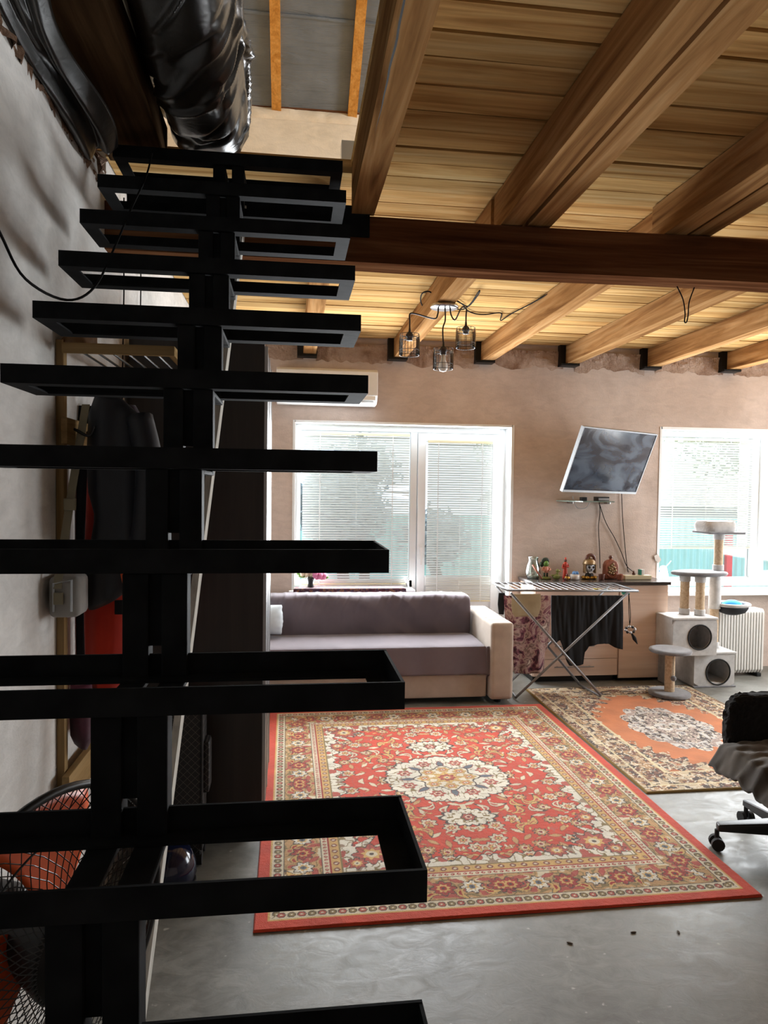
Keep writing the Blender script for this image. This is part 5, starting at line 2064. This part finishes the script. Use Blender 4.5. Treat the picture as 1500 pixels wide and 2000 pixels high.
# finned radiator
rd = thing('radiator', 'white finned electric radiator standing behind the cat tree', 'radiator', (3.85, 5.8, 0))
src = None
for i in range(17):
    x = 3.64 + i * .0265
    if src is None:
        b = MB().prism([(5.69, .03), (5.81, .03), (5.83, .06), (5.83, .56), (5.81, .585), (5.69, .585), (5.67, .56), (5.67, .06)], x, x + .0165, 0)
        src = b.build('fin', M['radiator'], rd, bevel=.003)
    else:
        inst(src, 'fin', rd, (x - 3.64, 0, 0))
MB().box(3.645, 4.075, 5.685, 5.815, .05, .56).build('core', M['rubber'], rd)
for x in (3.68, 4.04):
    MB().box(x - .02, x + .02, 5.66, 5.84, 0, .03).build('foot', M['black'], rd, bevel=.004)

# white curved object with blue handle on the sill by the sideboard
wc = thing('white_ornament', 'small white tapered object with blue curved handle by the right window', 'ornament', (3.33, 6.04, .716))
p = atY(1300, 1125, 6.05)
MB().lathe((3.345, 6.05, .716), [(.055, 0), (.058, .01), (.05, .10), (.036, .17), (.026, .20), (.01, .21)], 20).build('body', M['white'], wc, smooth=True)
MB().tube(smooth_path([(3.31, 6.05, .88), (3.275, 6.05, .86), (3.262, 6.05, .80), (3.265, 6.05, .735)]), .008, 8).build('handle', M['blue_paint'], wc, smooth=True)
MB().tube(smooth_path([(3.33, 6.04, .89), (3.36, 6.0, .94), (3.385, 5.99, .975)]), .003, 6).build('spout_wire', M['alu'], wc, smooth=True)

# ------------------------------------------------------------------ office chair
CC = Vector((2.20, 2.83, 0))
oc = thing('office_chair', 'black office chair with fur-covered back at the right edge', 'chair', tuple(CC))
for k in range(5):
    a = R(163) + k * 2 * math.pi / 5
    d = Vector((math.cos(a), math.sin(a), 0))
    n_ = Vector((-d.y, d.x, 0))
    e = CC + d * .31
    b = MB()
    vs_ = []
    for q, w, z0, z1 in ((CC + d * .03, .035, .095, .155), (e, .022, .085, .115)):
        vs_ += [q - n_ * w + Vector((0, 0, z0)), q + n_ * w + Vector((0, 0, z0)), q + n_ * w + Vector((0, 0, z1)), q - n_ * w + Vector((0, 0, z1))]
    b.add(vs_, [(0, 1, 2, 3), (7, 6, 5, 4), (0, 4, 5, 1), (1, 5, 6, 2), (2, 6, 7, 3), (3, 7, 4, 0)])
    lg = b.build('base_leg', M['black'], oc, bevel=.008, segs=3, smooth=True, angle=50)
    c = MB()
    for s in (-1, 1):
        c.tube([e + n_ * (s * .012) + Vector((0, 0, .028)), e + n_ * (s * .03) + Vector((0, 0, .028))], .028, 14)
    c.tube([e + Vector((0, 0, .03)), e + Vector((0, 0, .088))], .010, 8)
    c.build('caster', M['rubber'], lg, smooth=True, angle=40)
MB().tube([CC + Vector((0, 0, .09)), CC + Vector((0, 0, .32))], .03, 14).build('gas_column', M['black'], oc, smooth=True, angle=40)
MB().ball(CC + Vector((0, 0, .13)), .06, .06, .04).build('hub', M['black'], oc, smooth=True)


def seat(u, v):
    a = 6.2832 * u
    p = math.pi * min(max(v, .02), .98)
    r = math.sin(p) ** .45
    return (CC.x - .01 + .255 * r * math.copysign(abs(math.cos(a)) ** .6, math.cos(a)), CC.y - .03 + .24 * r * math.copysign(abs(math.sin(a)) ** .6, math.sin(a)), .365 - .055 * math.cos(p))


b = MB().grid(40, 14, seat, wrap=True)
b.f.append(tuple(range(39, -1, -1)))
b.f.append(tuple(13 * 40 + i for i in range(40)))
b.build('seat', M['black_cloth'], oc, smooth=True)


def fur_back(u, v):
    a = 6.2832 * u
    p = math.pi * min(max(v, .02), .98)
    x = CC.x + .06 + .235 * math.copysign(abs(math.cos(a)) ** .45, math.cos(a)) * (math.sin(p) ** .25)
    y = CC.y + .245 + .05 * math.copysign(abs(math.sin(a)) ** .6, math.sin(a)) * (math.sin(p) ** .3)
    z = .495 - .155 * math.copysign(abs(math.cos(p)) ** .8, math.cos(p))
    k = .012 * nz(x * 30, y * 30, z * 30) + .006 * nz(x * 90, y * 90, z * 90)
    return (x + k, y - abs(k), z + .012 * abs(nz(x * 60, y * 60, 3)))


b = MB().grid(90, 50, fur_back, wrap=True)
b.f.append(tuple(range(89, -1, -1)))
b.f.append(tuple(49 * 90 + i for i in range(90)))
b.build('backrest', M['fur'], oc, smooth=False)
MB().box(CC.x - .03, CC.x + .05, CC.y + .20, CC.y + .235, .30, .45).build('back_support', M['black'], oc, bevel=.004)
# jacket thrown over the seat


def thrown(u, v):
    x = CC.x - .285 + .61 * u
    y = CC.y - .285 + .47 * v
    dx, dy = (x - CC.x + .01) / .27, (y - CC.y + .03) / .27
    edge = max(0, max(abs(dx), abs(dy)) - .82)
    z = .437 - .42 * edge - .05 * (dx * dx + dy * dy) * .5 + .028 * ridge(u * 3.1 + v, v * 4.5, 4) + .012 * nz(u * 12, v * 12, 6)
    return (x, y, max(z, .30))


tag(MB().grid(70, 50, thrown).build('thrown_jacket', M['khaki_dark'], smooth=True, solid=.012), 'crumpled dark khaki jacket thrown over the office chair seat', 'jacket')

# ------------------------------------------------------------------ ceiling lamp
LX, LY = .888, 4.18
ch = thing('ceiling_lamp', 'three-shade ceiling lamp with wire cages under a joist', 'lamp', (LX, LY, JZ))
MB().lathe((LX, LY, JZ - .022), [(.082, 0), (.085, .004), (.078, .018), (.05, .021)], 30).build('canopy', M['chrome'], ch, smooth=True)
spots = [(atY(800, 648, LY - .1), 1), (atY(866, 676, LY - .05), 2), (atY(910, 636, LY + .05), 3)]
for i, (p, k) in enumerate(spots):
    top = Vector((p.x, p.y, p.z))
    st_ = Vector((LX + (-.04, 0, .03)[i], LY - .02, JZ - .02))
    if i == 1:
        path = [st_, st_ + Vector((0, -.01, -.08)), Vector((top.x - .005, top.y, top.z + .10)), top]
    else:
        path = [st_, st_ + Vector((-.006 if i == 0 else .006, -.01, -.05)), st_ + Vector((-.03 if i == 0 else .03, -.015, -.075)), Vector((top.x + (.03 if i == 0 else -.03), top.y, top.z + .105)), Vector((top.x, top.y, top.z + .10)), Vector((top.x, top.y, top.z + .06)), top]
    arm = MB().tube(smooth_path(path, 5), .0045, 8).build('arm', M['black'], ch, smooth=True)
    so = MB().lathe(top - Vector((0, 0, .05)), [(.018, 0), (.018, .015), (.024, .02), (.022, .036), (.008, .05), (.005, .075)], 16).build('socket', M['black'], ch, smooth=True)
    rr, z1, z0 = .056, top.z - .015, top.z - .135
    cg = MB()
    for z in (z1, z1 - .022, z0 + .03, z0):
        cg.tube([(top.x + rr * math.cos(2 * math.pi * q / 24), top.y + rr * math.sin(2 * math.pi * q / 24), z) for q in range(24)], .0016, 5, closed=True)
    for q in range(10):
        a = 2 * math.pi * q / 10
        cg.tube([(top.x + rr * math.cos(a), top.y + rr * math.sin(a), z1), (top.x + rr * math.cos(a), top.y + rr * math.sin(a), z0)], .0015, 5)
    for q in range(3):
        a = 2 * math.pi * q / 3
        cg.tube([(top.x + .018 * math.cos(a), top.y + .018 * math.sin(a), z1 - .022), (top.x + rr * math.cos(a), top.y + rr * math.sin(a), z1 - .022)], .0015, 5)
    cg.build('cage', M['black'], ch)
    MB().lathe((top.x, top.y, z0 + .004), [(.0595, 0), (.0605, .001), (.0605, z1 - z0 - .012), (.0595, z1 - z0 - .011)], 28).v and None
    gl = MB()
    n = 28
    gl.grid(n, 2, lambda u, v: (top.x + .0605 * math.cos(6.2832 * u), top.y + .0605 * math.sin(6.2832 * u), z0 + .005 + (z1 - z0 - .01) * v), wrap=True)
    gl.build('glass_shade', M['glass'], ch, smooth=True)
    if i == 1:
        MB().lathe((top.x, top.y, top.z - .15), [(.004, 0), (.020, .005), (.028, .022), (.026, .045), (.014, .07), (.013, .1)], 18).build('bulb', M['led'], ch, smooth=True)
# loose wiring on the ceiling
wr_ = [([(831, 608), (822, 590), (824, 574), (836, 569), (848, 575)], 2.80, 'black wire loop at the joist left of the ceiling lamp'),
       ([(885, 603), (905, 604), (920, 592), (933, 572), (937, 568), (933, 577), (915, 598), (900, 592), (892, 588)], 2.82, 'tangled black wire loop right of the ceiling lamp'),
       ([(894, 588), (905, 596), (914, 607), (930, 613), (950, 614), (970, 611), (980, 613), (978, 626), (1000, 612), (1035, 594), (1065, 577), (1090, 562)], 2.835, 'black ceiling cable running from the lamp to the main beam')]
for pts, z, lb in wr_:
    P = [atZ(x, y, z) for x, y in pts]
    tag(MB().tube(smooth_path(P, 4), .0042, 6).build('ceiling_wire', M['cable'], smooth=True), lb, 'cable')
P = [atY(x, y, 2.99) for x, y in ((1322, 568), (1334, 585), (1338, 612), (1337, 628), (1341, 629), (1344, 615), (1346, 590), (1356, 570))]
P[0].z += .02
P[-1].z += .02
P2 = [Vector((p.x, 2.99, p.z)) for p in P]
tag(MB().tube(smooth_path(P2, 5), .0026, 6).build('string_loop', M['cable'], smooth=True), 'thin dark string loop dangling behind the main beam', 'string')

# floor crumbs near the camera
q = random.Random(4)
for i, (px, py, lb) in enumerate(((1237, 1822, 'small dark crumb on the bare concrete below the red rug corner'), (1325, 1822, 'dark flake on the concrete right of centre'), (1113, 1843, 'short dark splinter on the concrete'), (715, 1650, None), (690, 1700, None))):
    if lb is None:
        continue
    p = atZ(px, py, .0)
    tag(MB().ball(p + Vector((0, 0, .0025)), .012, .005, .003, 7, 5, Matrix.Rotation(i * 1.3, 3, 'Z')).build('floor_crumb', M['bark']), lb, 'crumb', 'crumbs on the concrete floor')

# torn paper scrap stuck on the window edge above the sideboard
p = atY(1284, 1092, 5.99)
sc = MB()
sc.prism([(p.x - .035, p.z + .03), (p.x + .0, p.z + .045), (p.x + .035, p.z - .005), (p.x + .01, p.z - .035), (p.x - .02, p.z - .012)], 5.985, 5.9935, 1)
tag(sc.build('paper_scrap', M['bowl']), 'torn pale paper scrap stuck beside the right window above the sideboard', 'paper')
